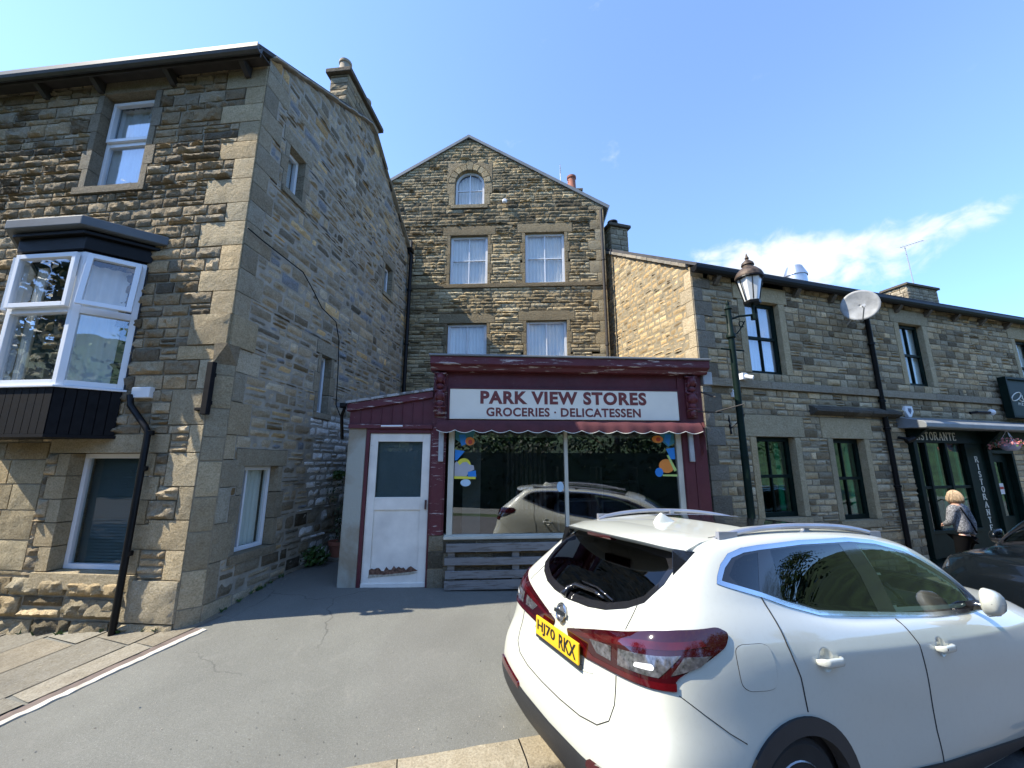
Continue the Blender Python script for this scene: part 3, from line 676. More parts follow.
wall('wall', CF, -2.3, 5.37, 3.0, 11.5, CB, MT['stoneC'], MT['mortarC'], CC, (.080, .115), (.16, .5), .034, .045, openings=cw+[(1.15, 2.0, 9.24, 9.96), (.92, 2.23, 9.96, 10.62)], blocks=cb, top=ctop, seed=31, colfn=ccol, dark=.30, split=.05, sharp=.7, jit=.008)
# arched head
mb = MB(); r = random.Random(4); cx, cz, n = 1.575, 9.96, 9
for k in range(n):
    a0, a1 = pi*k/n+.012, pi*(k+1)/n-.012; R0, R1 = .425, (.68 if k == n//2 else .62); cc = vary((.38, .32, .205), r, .2)
    P4 = [(cx-R0*cos(a0), cz+R0*sin(a0)), (cx-R1*cos(a0), cz+R1*sin(a0)), (cx-R1*cos(a1), cz+R1*sin(a1)), (cx-R0*cos(a1), cz+R0*sin(a1))]
    CF.plate(mb, P4, -.25, .02+r.random()*.01, cc)
for sg in (-1, 1):
    arc = [(cx+sg*.63*cos(t_), cz+.63*sin(t_)) for t_ in lin(0, pi/2, 8)]
    CF.plate(mb, [(cx+sg*.66, cz)]+[(cx+sg*.66, cz+.67), (cx, cz+.67)]+arc[::-1], -.02, .012, vary((.35, .29, .19), r, .2))
obj('arch_stones', mb, MT['stoneC'], CB, bevel=.01)
CF_R = []
mb = MB(); h_ = [(cx-.42, 9.25)]+[(cx-.42*cos(t_), cz+.42*sin(t_)) for t_ in lin(0, pi, 14)]+[(cx+.42, 9.25)]
hi = [(cx-.36, 9.31)]+[(cx-.36*cos(t_), cz+.36*sin(t_)) for t_ in lin(0, pi, 14)]+[(cx+.36, 9.31)]
vs = [CF.P(a, -.10, b) for a, b in h_]+[CF.P(a, -.10, b) for a, b in hi]+[CF.P(a, -.16, b) for a, b in h_]+[CF.P(a, -.16, b) for a, b in hi]; n = len(h_)
fs = []
for i in range(n):
    j = (i+1) % n; fs += [(i, j, n+j, n+i), (n+i, n+j, 3*n+j, 3*n+i), (i, 2*n+i, 2*n+j, j), (2*n+i, 3*n+i, 3*n+j, 2*n+j)]
mb.add(vs, fs); CF.box(mb, cx-.014, cx+.014, -.15, -.105, 9.31, 10.31); CF.box(mb, cx-.35, cx+.35, -.152, -.107, 9.76, 9.785)
aw = obj('arched_window', mb, u, CB); m2 = MB(); CF.plate(m2, hi, -.135, -.13); obj('pane', m2, MT['glass_net'], aw)
m2 = MB(); vs = []; n = 40
for i in range(n+1):
    s = cx-.36+.72*i/n; zt = cz+sqrt(max(0, .37**2-(s-cx)**2)); o_ = -.24+.018*sin(i*1.2); vs += [CF.P(s, o_, 9.3), CF.P(s, o_, zt)]
m2.add(vs, [(2*i, 2*i+2, 2*i+3, 2*i+1) for i in range(n)]); obj('curtain', m2, MT['curtain'], aw, smooth=True)
for k, o_ in enumerate(cw): window(CF, *o_, CB, u, MT['glass_net'], rec=.09, fw=.065, mull=[(.5, .028)], bars=[(.5, .022)] if k < 2 else [], inner='curtain')
mb = MB(); CF.box(mb, 5.1, 5.36, -7, -.06, 0, 9.0); CF.box(mb, -2.3, -2.05, -7, -.06, 0, 9.0); CF.box(mb, -2.3, 5.36, -7.2, -7, 0, 9.0); CF.plate(mb, [(-2.3, 9), (5.36, 9), (1.52, 11.3)], -7.2, -7.0)
CF.box(mb, -2.3, .2, -.3, -.05, 0, 3.02); CF.box(mb, .2, 5.37, -.3, -.05, 2.2, 3.02)
obj('rear_wall', mb, MT['mortarC'], CB)
mb = MB()
CF.plate(mb, [(1.52, 11.47), (1.52, 11.56), (5.55, 9.07), (5.50, 8.99)], -7.3, .05); CF.plate(mb, [(1.52, 11.47), (1.52, 11.56), (-2.5, 9.07), (-2.45, 8.99)], -7.3, .05)
rf = obj('roof', mb, MT['lead'], CB)
mb = MB(); CF.box(mb, 4.42, 4.94, -1.6, -1.1, 9.2, 10.42, (.2, .17, .13)); CF.box(mb, 4.37, 4.99, -1.65, -1.05, 10.42, 10.49, (.2, .17, .13)); obj('chimney', mb, MT['stoneC'], rf, bevel=.01)
mb = MB(); mb.lathe(CF.P(4.68, -1.35, 10.48), [(.16, 0), (.17, .05), (.14, .1), (.125, .55), (.15, .57), (.15, .64), (.09, .64)], 18); obj('chimney_pot', mb, MT['terracotta'], rf, angle=40)
mb = MB(); q = CF.P(4.32, -1.3, 9.7); mb.tube([q, q+Vector((0, 0, 1.85))], .012, 6)
for k in range(5): mb.tube([q+Vector((-.02, -.12, 1.78-.07*k)), q+Vector((.03, .12, 1.82-.07*k))], .006, 5)
obj('roof_aerial', mb, MT['grey_metal'], CB)
mb = MB(); mb.lathe(CF.P(2.6, .04, 9.27), [(.03, 0), (.07, .03), (.07, .07), (.04, .10)], 14, axis=(CF.n[0], CF.n[1], 0))
tag(base_obj('security_light', mb, MT['plastic_white'], CF.P(2.6, 0, 9.27), angle=40), 'small round white lamp fixed high on the gable right of the arched window', 'wall lamp')
pipe(CF, [(5.28, .10, 3.4), (5.28, .10, 8.9)], .04, 'drainpipe', 'narrow black pipe down the right edge of the gabled centre house', mat=MT['dark_wood'], clips=((5, 5.28), (7.4, 5.28)))
pipe(CF, [(-.02, .07, 3.4), (-.02, .07, 8.1)], .035, 'drainpipe', 'second thin dark pipe on the left edge of the gabled centre house', mat=MT['dark_wood'], clips=((5, -.02), (6.9, -.02)))
# ================================================================== SHOP
SF = F(-1.5, 5.7, 4)
SH = thing('shop', 'single-storey maroon grocery and delicatessen shop with a cream sign board and white side door', 'shop', (-1.5, 5.7, .3))
MR, MW = MT['maroon'], MT['maroon_worn']
mb = MB(); SF.box(mb, .36, .56, -.10, 0, 1.0, 3.28); SF.box(mb, .38, .54, 0, .02, 1.0, 2.5); obj('pilaster', mb, MW, SH, bevel=.005)
mb = MB(); SF.box(mb, 4.03, 4.40, -.10, 0, .0, 3.28); SF.box(mb, 4.20, 4.215, 0, .012, .05, 2.5); SF.box(mb, 4.04, 4.19, 0, .012, .05, 2.5); obj('pilaster', mb, MR, SH, bevel=.005)
mb = MB(); SF.box(mb, .56, 4.03, -.10, -.02, 2.57, 3.28); SF.box(mb, .56, 4.03, -.02, .0, 3.04, 3.07); obj('fascia', mb, MR, SH, bevel=.004)
mb = MB(); SF.prism(mb, [(-.1, 3.28), (.10, 3.28), (.13, 3.33), (.17, 3.35), (.19, 3.36), (.19, 3.47), (-.1, 3.47)], .32, 4.46); co = obj('cornice', mb, MW, SH, bevel=.004)
mb = MB(); SF.box(mb, .30, 4.48, -.3, .22, 3.472, 3.50); obj('cornice_lead', mb, MT['lead'], co, bevel=.006)
mb = MB(); SF.box(mb, .60, 4.01, -.02, .022, 2.585, 3.025); sb = obj('sign_board', mb, MT['sign_white'], SH, bevel=.004)
mb = MB()
for s0, s1, a, b in ((.575, 4.02, 3.026, 3.045), (.575, .599, 2.585, 3.026), (4.011, 4.03, 2.585, 3.026)): SF.box(mb, s0, s1, -.02, .03, a, b)
obj('sign_edging', mb, MR, sb)
obj('lettering', text_mb('PARK VIEW STORES', SF, 1.04, 3.52, 2.805, 3.00, .0225, .003, bold=.044, spacing=1.12), MT['sign_red'], sb)
for w_, a_, b_ in (('GROCERIES', 1.13, 2.055), ('DELICATESSEN', 2.22, 3.42)): obj('lettering', text_mb(w_, SF, a_, b_, 2.625, 2.755, .0225, .003, bold=.030, spacing=1.07), MT['sign_red'], sb)
mb = MB(); SF.plate(mb, [(2.135+.014*cos(k), 2.69+.014*sin(k)) for k in lin(0, 2*pi, 12)[:-1]], .0225, .0255); obj('lettering_dot', mb, MT['sign_red'], sb)
def ell(mb, c, rx, ry, rz, fr, nu=12, nv=8):
    c = Vector(c); vs = []
    for j in range(nv+1):
        t = pi*j/nv
        for i in range(nu):
            p = 2*pi*i/nu; a, b, z = rx*sin(t)*cos(p), ry*sin(t)*sin(p), rz*cos(t)
            vs.append(c+Vector((fr.d[0]*a+fr.n[0]*b, fr.d[1]*a+fr.n[1]*b, z)))
    mb.add(vs, [(j*nu+i, j*nu+(i+1) % nu, (j+1)*nu+(i+1) % nu, (j+1)*nu+i) for j in range(nv) for i in range(nu)])
for s in (.46, 4.215):
    mb = MB(); SF.box(mb, s-.075, s+.075, .0, .03, 2.62, 3.28)
    for z, rx, ry, rz in ((3.17, .07, .13, .09), (3.05, .055, .11, .05), (2.92, .075, .10, .10), (2.80, .06, .07, .06), (2.70, .05, .055, .075)): ell(mb, SF.P(s, .03, z), rx, ry, rz, SF)
    for z in (3.24, 2.99, 2.75): SF.box(mb, s-.085, s+.085, .03, .09, z-.012, z+.012)
    for q in (-1, 1):
        for z in (3.13, 2.90): ell(mb, SF.P(s+q*.055, .07, z), .02, .05, .05, SF, 8, 6)
    obj('corbel_bracket', mb, MW, SH, smooth=True)
# shop window
mb = MB()
for s0, s1, a, b in ((.60, .68, .98, 2.50), (3.95, 4.03, .98, 2.50), (.56, 4.03, .93, 1.0), (.68, 3.95, 2.44, 2.50), (2.265, 2.315, 1.0, 2.44)): SF.box(mb, s0, s1, -.09, -.015 if b < 1.01 and 0 else -.02, a, b)
SF.box(mb, .57, 4.02, -.02, .03, .945, .985)
sw = obj('shop_window', mb, MT['cream_frame'], SH, bevel=.004)
for s0, s1 in ((.68, 2.265), (2.315, 3.95)): m = MB(); SF.box(m, s0, s1, -.060, -.054, 1.0, 2.44); obj('pane', m, MT['glass_shop'], sw)
# window stickers: plain coloured shapes
def disc(fr, s, z, rs, rz, o, n=24, a0=0, a1=2*pi): m = MB(); fr.plate(m, [(s+rs*cos(a0+(a1-a0)*k/n), z+rz*sin(a0+(a1-a0)*k/n)) for k in range(n+(a1-a0 < 6))], o, o+.002); return m
cols = {k: simple('sticker_'+k, v, .5, var=.08) for k, v in dict(blue=(.02, .22, .62), yellow=(.75, .68, .06), orange=(.78, .25, .04), teal=(.04, .20, .26), lime=(.45, .60, .18), pale_blue=(.45, .62, .74), grey=(.42, .42, .44), red=(.5, .06, .04)).items()}
def stick(parts, label, base):
    t = thing('window_sticker', label, 'sticker', base)
    for nm, m, c in parts: obj(nm, m, cols[c], t)
pl_ = lambda pts, o=-.053: (lambda m: (SF.plate(m, pts, o, o+.002), m)[1])(MB())
stick([('water', pl_([(.69, 2.42), (.98, 2.42), (.93, 2.30), (.86, 2.22), (.78, 2.24), (.69, 2.30)]), 'teal'), ('splash', pl_([(.74, 2.36), (.83, 2.37), (.86, 2.24), (.78, 2.20)], -.050), 'blue'),
       ('balloon', disc(SF, .90, 2.27, .065, .06, -.048), 'orange'), ('balloon_centre', disc(SF, .905, 2.26, .03, .035, -.045, 12), 'red'),
       ('flag', pl_([(.69, 2.15), (.83, 2.13), (.72, 2.0), (.69, 2.0)]), 'blue'), ('sun', disc(SF, .82, 1.93, .10, .10, -.051), 'yellow'),
       ('figures', pl_([(.69, 1.96), (.72, 1.99), (.76, 1.93), (.80, 1.97), (.86, 1.98), (.90, 1.94), (.96, 1.93), (.97, 1.87), (.90, 1.84), (.86, 1.78), (.69, 1.78)], -.047), 'grey'),
       ('bucket', pl_([(.88, 1.84), (.99, 1.86), (1.0, 1.77), (.88, 1.77)], -.044), 'blue'), ('ground', pl_([(.69, 1.78), (.99, 1.775), (.99, 1.74), (.69, 1.745)], -.044), 'yellow')],
      'colourful holiday picture sticker with a yellow sun, left end of the shop window', SF.P(.84, -.05, 1.75))
stick([('water', pl_([(3.72, 2.42), (3.94, 2.42), (3.94, 2.26), (3.84, 2.20), (3.74, 2.28)]), 'teal'), ('splash', pl_([(3.80, 2.39), (3.90, 2.38), (3.85, 2.22), (3.78, 2.28)], -.050), 'blue'),
       ('balloon', disc(SF, 3.68, 2.31, .085, .055, -.048), 'orange'), ('balloon_centre', disc(SF, 3.69, 2.31, .035, .03, -.045, 12), 'red'), ('flag', pl_([(3.80, 2.17), (3.93, 2.19), (3.93, 2.02), (3.86, 2.02)]), 'blue'),
       ('ball', disc(SF, 3.79, 1.92, .115, .10, -.051), 'orange'), ('fin', disc(SF, 3.67, 1.83, .06, .065, -.048), 'blue'), ('stem', pl_([(3.80, 2.08), (3.83, 2.08), (3.94, 1.86), (3.90, 1.84)], -.046), 'lime'), ('ground', pl_([(3.72, 1.80), (3.94, 1.80), (3.94, 1.77), (3.72, 1.775)], -.044), 'lime')],
      'colourful picture sticker with an orange ball, right end of the shop window', SF.P(3.8, -.05, 1.77))
tag(base_obj('oval_sticker', disc(SF, .85, 1.69, .072, .05, -.053), cols['pale_blue'], SF.P(.85, -.05, 1.64)), 'small pale oval sticker below the sun picture in the shop window', 'sticker')
tag(base_obj('oval_sticker', disc(SF, 2.20, 1.63, .05, .072, -.053), cols['pale_blue'], SF.P(2.2, -.05, 1.56)), 'small pale oval sticker beside the middle bar of the shop window', 'sticker')
# awning valance
mb = MB(); n = 15; N_ = n*12; vs = []
for i in range(N_+1):
    s = .44+(4.27-.44)*i/N_; t_ = (i % 12)/12; sc_ = abs(sin(pi*(i/12))); w_ = .006*sin(i*.21)+.004*sin(i*.6)
    vs += [SF.P(s, .035, 2.565), SF.P(s, .12, 2.535+w_), SF.P(s, .165+w_, 2.475), SF.P(s, .170+w_*2, 2.415-.035*sc_)]
mb.add(vs, [(i*4+k, i*4+k+1, i*4+k+5, i*4+k+4) for i in range(N_) for k in range(3)])
av = obj('awning', mb, MT['maroon_fabric'], SH, smooth=True)
mb = MB()
for i in range(N_):
    f = lambda i: (.44+(4.27-.44)*i/N_, abs(sin(pi*i/12)), .006*sin(i*.21)+.004*sin(i*.6))
    (s, sc_, w_), (s2, sc2, w2) = f(i), f(i+1)
    mb.add([SF.P(s, .172+w_*2, 2.417-.035*sc_), SF.P(s2, .172+w2*2, 2.417-.035*sc2), SF.P(s2, .173+w2*2, 2.409-.035*sc2), SF.P(s, .173+w_*2, 2.409-.035*sc_)], [(0, 1, 2, 3)])
obj('awning_trim', mb, MT['letter_cream'], av)
mb = MB(); zs = lin(2.55, 2.02, 16); vs = []
for k, z in enumerate(zs): vs += [SF.P(4.285, .03, z), SF.P(4.31+.01*sin(k), .13-.10*max(0, k-9)/7+.022*sin(k*1.2), z)]
mb.add(vs, [(2*k, 2*k+1, 2*k+3, 2*k+2) for k in range(16)])
mb.add([SF.P(4.27, .12, 2.535), SF.P(4.27, .17, 2.40), SF.P(4.31, .13, 2.42), SF.P(4.31, .03, 2.55)], [(0, 1, 2, 3)]); obj('awning_end', mb, MT['maroon_fabric'], av, smooth=True)
for s in (.50, 4.145):
    mb = MB(); SF.box(mb, s-.035, s+.035, .012, .06, 1.98, 2.44); obj('awning_bracket', mb, MT['grey_metal'], av, bevel=.01)
mb = MB(); mb.tube([SF.P(4.30, .03, 2.72), SF.P(4.50, .10, 2.70), SF.P(4.85, .30, 2.80)], .010, 6); mb.tube([SF.P(4.38, .02, 3.02), SF.P(4.52, .16, 2.92)], .014, 6); obj('awning_arm', mb, MT['dark_wood'], SH)
mb = MB(); SF.box(mb, 4.42, 4.56, -.06, .06, 3.13, 3.33); tag(base_obj('floodlight', mb, MT['grey_metal'], SF.P(4.5, 0, 3.1), bevel=.012), 'small grey floodlight on the right corner of the maroon shop front', 'floodlight')
# stall riser, pier
wall('stall_riser', SF, .56, 4.03, -.2, .93, SH, MT['stoneR'], MT['mortarC'], (.20, .17, .12), (.14, .2), (.25, .5), .02, .06, seed=77)
wall('pier', SF, .36, .58, -.1, 1.0, SH, MT['stoneL'], MT['mortarL'], (.30, .265, .19), (.2, .27), (.4, .5), .03, .05, seed=78, split=0, blocks=[])
mb = MB(); SF.box(mb, .37, .57, -.2, -.01, -.1, 1.0); obj('pier_core', mb, MT['mortarL'], SH)
# porch with door
mb = MB(); SF.plate(mb, [(-.80, 2.46), (.36, 2.50), (.36, 2.96), (-.80, 2.72)], -.08, -.01)
for k in range(1, 9): s = -.80+k*.145; SF.box(mb, s-.005, s+.005, -.01, .001, 2.52, 2.76+.2*(s+.8)-.02)
po = obj('porch_gable', mb, MT['maroon'], SH)
mb = MB(); SF.plate(mb, [(-.84, 2.68), (.36, 2.89), (.36, 2.99), (-.84, 2.79)], -.08, .03); SF.box(mb, -.80, .37, -.08, .03, 2.44, 2.50); obj('porch_trim', mb, MW, po, bevel=.004)
mb = MB(); SF.plate(mb, [(-.86, 2.79), (.36, 2.995), (.36, 3.03), (-.86, 2.825)], -1.9, .05); obj('porch_roof', mb, painted('flaking_white_roof_edge', (.42, .43, .42), (.12, .11, .1), .9, .5, scale=12), po)
mb = MB(); SF.prism(mb, [(.03, 2.74), (.03, 2.79), (.09, 2.79), (.09, 2.74), (.06, 2.72)], -.92, -.84) ; mb.tube([SF.P(-.86, .06, 2.72), SF.P(-.93, -.05, 2.62), SF.P(-.93, -.15, 2.3)], .022, 8); obj('porch_gutter', mb, MT['black_gloss'], po)
mb = MB(); SF.box(mb, -.80, -.55, -.5, .0, .0, 2.46); obj('rendered_pillar', mb, MT['render'], SH, bevel=.02)
mb = MB(); SF.box(mb, -.55, -.505, -.12, .0, .25, 2.44); SF.box(mb, .345, .37, -.12, -.003, .25, 2.44); SF.box(mb, -.505, .345, -.12, -.003, 2.38, 2.44); SF.box(mb, -.505, .345, -.2, -.02, .20, .335); obj('door_frame', mb, MR, SH, bevel=.004)
mb = MB(); SF.box(mb, -.55, .4, -.25, .03, .15, .315); obj('doorstep', mb, MT['render'], SH, bevel=.01)
mb = MB(); D0, D1, a, b = -.50, .342, .345, 2.375
for s0, s1, z0, z1 in ((D0, D0+.11, a, b), (D1-.11, D1, a, b), (D0+.11, D1-.11, 2.26, b), (D0+.11, D1-.11, 1.33, 1.50), (D0+.11, D1-.11, a, .56)): SF.box(mb, s0, s1, -.075, -.03, z0, z1)
SF.box(mb, D0+.11, D1-.11, -.065, -.048, .56, 1.33); SF.box(mb, D0+.0, D1, -.03, -.012, a, .40)
dr = obj('door', mb, MT['white_door'], SH, bevel=.004)
m = MB(); SF.box(m, D0+.11, D1-.11, -.055, -.05, 1.50, 2.26); obj('pane', m, glass_mat('door_glass', (.8, .84, .84), .07), dr)
m = MB(); nb = 20
for k in range(nb): z = 1.5+k*.76/nb; m.add([SF.P(D0+.115, -.075, z), SF.P(D1-.115, -.075, z), SF.P(D1-.115, -.085, z+.04), SF.P(D0+.115, -.085, z+.04)], [(0, 1, 2, 3)])
for k in range(16): s = D0+.13+k*.036; SF.box(m, s, s+.003, -.073, -.071, 1.5, 2.26)
obj('door_blind', m, MT['blind_door'], dr)
m = MB(); r = random.Random(3); pts = [(D0+.10, .51)]+[(D0+.10+.58*k/18, .565+r.uniform(-.015, .05)) for k in range(19)]+[(D1-.10, .545), (D1-.2, .535), (D0+.3, .50)]
SF.plate(m, pts, -.030, -.026); obj('rotten_patch', m, MT['rot'], dr)
m = MB(); SF.plate(m, [(D0+.09, .47), (D1-.2, .50), (D1-.1, .525), (D1-.2, .535), (D0+.3, .505), (D0+.10, .51)], -.030, -.025); obj('filler_strip', m, simple('bare_filler', (.40, .36, .28), .9, var=.3, scale=30), dr)
m = MB(); SF.box(m, D1-.045, D1-.02, -.03, .0, 1.34, 1.46); m.tube([SF.P(D1-.035, .0, 1.43), SF.P(D1-.035, .02, 1.40), SF.P(D1-.035, .02, 1.36)], .008, 6); obj('door_handle', m, simple('rusty_latch', (.10, .05, .04), .7), dr)
m = MB(); m.tube([SF.P(-.35, .02, 2.475), SF.P(-.05, .02, 2.478)], .016, 8); obj('door_lamp', m, MT['plastic_white'], SH)
# shell of the shop: side walls, roof, inside
mb = MB(); SF.box(mb, .36, .46, -4.2, -.10, 0, 3.4); SF.box(mb, 4.30, 4.40, -4.2, -.10, -.2, 3.4); SF.box(mb, .46, 4.30, -2.7, -2.6, 0, 3.3); obj('side_wall', mb, MT['dark_wood'], SH)
mb = MB(); SF.box(mb, .32, 4.46, -4.3, -.11, 3.36, 3.46); obj('roof', mb, MT['slate'], SH)
mb = MB(); SF.box(mb, .46, 4.30, -2.6, -.1, .0, .4); obj('inside_floor', mb, simple('dull_floor', (.05, .05, .055), .7), SH)
mb = MB(); SF.box(mb, .95, 4.28, -.16, -.13, 2.33, 2.48); obj('inside_header', mb, MT['grey_metal'], SH)
mb = MB(); SF.box(mb, .80, 1.06, -.30, -.28, .4, 2.32); obj('inside_panel', mb, simple('pale_green_panel', (.30, .32, .28), .8), SH)
mb = MB()
for k in range(9): SF.box(mb, 1.55+k*.09, 1.60+k*.09, -2.2, -2.18, 1.1, 2.3)
obj('inside_blind', mb, MT['grey_metal'], SH)
for q_, (a, b) in enumerate(((2.5, 3.3), (3.35, 4.1))):
    mb = MB(); [SF.box(mb, a, b, -2.4, -2.0, z, z+.03) for z in (.9, 1.25, 1.6)]; SF.box(mb, a, a+.04, -2.4, -2.0, .4, 1.9); SF.box(mb, b-.04, b, -2.4, -2.0, .4, 1.9); obj('inside_shelf', mb, MT['grey_metal'], SH)
mb = MB(); mb.wbox((0, 0, 0), (0, 0, 0)) if 0 else None
SF.box(mb, -.80, -.70, -1.9, -.5, .1, 2.6); SF.box(mb, -.7, .36, -1.9, -1.8, .1, 2.9); obj('porch_wall', mb, MT['render'], SH)
# planks under the window: a slatted pallet leaning on the riser
PA = thing('wooden_pallet', 'weathered grey slatted wooden pallet standing against the shop front under the window', 'pallet', SF.P(1.3, .1, .3))
r = random.Random(2)
for k, (z0, z1, s1) in enumerate(((.80, .905, 2.72), (.64, .735, 2.70), (.47, .565, 2.68), (.335, .45, 2.70))):
    m = MB(); d = r.uniform(-.012, .012); s0 = .60+r.uniform(0, .02); m.hexa([SF.P(s0, .12, z0), SF.P(s1, .12, z0+d), SF.P(s1, .095, z0+d), SF.P(s0, .095, z0), SF.P(s0, .115, z1), SF.P(s1, .115, z1+d), SF.P(s1, .09, z1+d), SF.P(s0, .09, z1)])
    obj('slat', m, MT['planks'], PA, bevel=.004)
for s in (.64, 1.50, 2.35):
    m = MB(); SF.box(m, s, s+.095, .03, .088, .325, .88); obj('batten', m, MT['planks'], PA, bevel=.004)

# ================================================================== RIGHT-HAND ROW
RF = F(3.55, 7.36, 16.4)
RL = 3.4; q = Vector((3.55-.282*RL, 7.36+.959*RL)); RS = F(q.x, q.y, -73.6)
RB = thing('restaurant_row', 'long two-storey buff stone row with a green restaurant front, on the right', 'building', (3.55, 7.36, -.1))
RC = (.54, .45, .30); RQ = (.50, .42, .27)
uw = [(1.25, 2.15, 3.73, 5.27), (5.82, 6.64, 3.73, 5.24), (10.32, 11.1, 3.73, 5.24)]
lwn = [(1.15, 2.11, .97, 2.47), (3.13, 4.02, .86, 2.47)]
bk = []
for o_ in uw: bk += surround(*o_, lint=.34, sill=0, jw=.17, n=1, alt=0, ext=.26, c=RQ)
for o_ in lwn: bk += surround(*o_, lint=.42, sill=.15, jw=.15, n=1, alt=0, ext=.28, c=RQ)
bk += [(0.0+k*1.63, 1.63+k*1.63, 3.40, 3.56, .07, .006, (.38, .34, .26)) for k in range(9)]
z = -.5; k = 0; rr = random.Random(17)
for a, b in ((-.5, 3.40), (3.56, 5.6)):
    z = a
    while z < b-.05:
        h_ = min(rr.uniform(.26, .36), b-z); w_ = (.42 if k % 2 else .22); bk.append((0, w_, z, z+h_, .02, .012, vary((.22, .205, .17), rr, .2))); z += h_; k += 1
wall('wall', RF, 0, 14, -.5, 5.72, RB, MT['stoneR'], MT['mortarL'], RC, (.10, .165), (.14, .40), .04, .055, openings=uw+lwn+[(5.36, 8.0, -.3, 2.75), (8.10, 9.06, -.3, 2.3), (9.6, 12.2, .6, 2.4)], blocks=bk, seed=41, dark=.22, split=.1, jit=.012, g=.008)
def gtop(s): return 5.80+.645*(RL-s)
bk = []; z = 2.2; k = 0
while z < 5.7: h_ = rr.uniform(.26, .36); bk.append((RL-(.34 if k % 2 else .2), RL, z, min(z+h_, 5.8), .01, .01, vary((.50, .42, .29), rr, .1))); z += h_; k += 1
wall('wall', RS, 0, RL, 2.2, 8.1, RB, MT['stoneG'], mortar('pale_mortar', (.34, .29, .20)), (.52, .395, .225), (.09, .15), (.12, .3), .022, .05, blocks=bk, top=gtop, seed=51, dark=.08, split=.2, jit=.018, g=.010, sharp=.5, mo=.004)
mb = MB(); RS.plate(mb, [(-3.2, 5.8), (-3.2, 2.2), (0, 2.2), (0, 8.0)], -.3, -.02); RS.box(mb, 0, RL, -.4, -.06, -.3, 2.25); obj('rear_wall', mb, MT['mortarL'], RB)
mb = MB(); RF.box(mb, 0.05, 14, -6.6, -6.4, -.5, 5.7); RF.box(mb, 13.8, 14, -6.5, -.1, -.5, 5.7); obj('rear_wall', mb, MT['mortarL'], RB)
mb = MB()       # roof planes, profile in (distance back, z)
RF.prism(mb, [(.22, 5.72), (.22, 5.79), (-3.35, 8.10), (-3.35, 8.00)], -.04, 14.2); RF.prism(mb, [(-3.35, 8.00), (-3.35, 8.10), (-6.9, 5.8), (-6.9, 5.72)], -.04, 14.2)
rf = obj('roof', mb, MT['slate'], RB)
mb = MB(); r = random.Random(88)
for k in range(17):
    s = RL-.25-k*.2; z_ = 5.80+.645*(RL-s); RS.plate(mb, [(s-.02, z_-.03+.02), (s+.2, z_-.16+.02), (s+.2, z_-.09+.02), (s-.02, z_+.045+.02)], -.2, .06+r.uniform(0, .02), vary((.30, .28, .24), r, .2))
obj('verge_stones', mb, MT['kerb'], rf)
mb = MB(); RF.prism(mb, [(.10, 5.74), (.10, 5.69), (.12, 5.645), (.17, 5.62), (.22, 5.645), (.24, 5.69), (.24, 5.74)], -.06, 14.1); RF.box(mb, -.05, 14.1, .07, .10, 5.66, 5.76); obj('gutter', mb, MT['black_gloss'], RB)
for k in range(13):
    s = .55+k*1.05; mb = MB(); RF.prism(mb, [(0, 5.48), (.05, 5.48), (.16, 5.60), (.16, 5.64), (0, 5.64)], s-.05, s+.05, (.2, .17, .13)); obj('eaves_bracket', mb, MT['stoneR'], RB)
G = MT['dark_green']
for k, o_ in enumerate(uw):
    window(RF, *o_, RB, G, MT['glass_strong'] if k == 0 else MT['glass'], rec=.10, fw=.075, bars=[(.5, .06)], mull=[(.5, .03)] if k < 2 else [(.33, .03)], inner='curtain')
def plants(fr, a, b, z0, z1, o, parent, n=60, seed=1):
    r = random.Random(seed); m = MB()
    for k in range(n):
        c = fr.P(r.uniform(a, b), o+r.uniform(-.1, .1), z0+(z1-z0)*r.random()**1.4); d = Vector((r.uniform(-1, 1), r.uniform(-1, 1), r.uniform(-.5, 1))).normalized()*.06; e_ = d.orthogonal().normalized()*.025
        m.add([c-e_, c+d*.5-e_*1.3, c+d, c+d*.5+e_*1.3], [(0, 1, 2, 3)])
    return obj('window_plant', m, MT['leaf'], parent)
for k, o_ in enumerate(lwn):
    w_ = window(RF, *o_, RB, G, MT['glass_green'], rec=.13, fw=.085, bars=[(.5, .06)], mull=[(.45, .03)], inner='dark')
    m = MB(); RF.box(m, o_[1]-.30, o_[1]-.19, -.24, -.21, o_[2]+.1, o_[3]-.1); RF.box(m, o_[0]+.1, o_[1]-.1, -.8, -.78, o_[2]+.2, o_[3]-.1); obj('inner_drape', m, simple('pale_green_drape', (.34, .44, .36), .8), w_)
    plants(RF, o_[0]+.12, o_[0]+.35, o_[2]+.1, o_[2]+.8, -.35, w_, 70, k)
# stone canopy fragment over the second window
mb = MB(); r = random.Random(6)
s = 2.6
while s < 5.05:
    l = r.uniform(.25, .5); RF.prism(mb, [(0, 2.98), (.02, 2.93), (.10, 2.95), (.17+r.uniform(-.02, .02), 3.0), (.17, 3.05), (.08, 3.10+r.uniform(-.01, .02)), (0, 3.14)], s, min(5.08, s+l-.006), vary((.12, .11, .09), r, .3)); s += l
obj('stone_hood', mb, MT['stoneR'], RB)
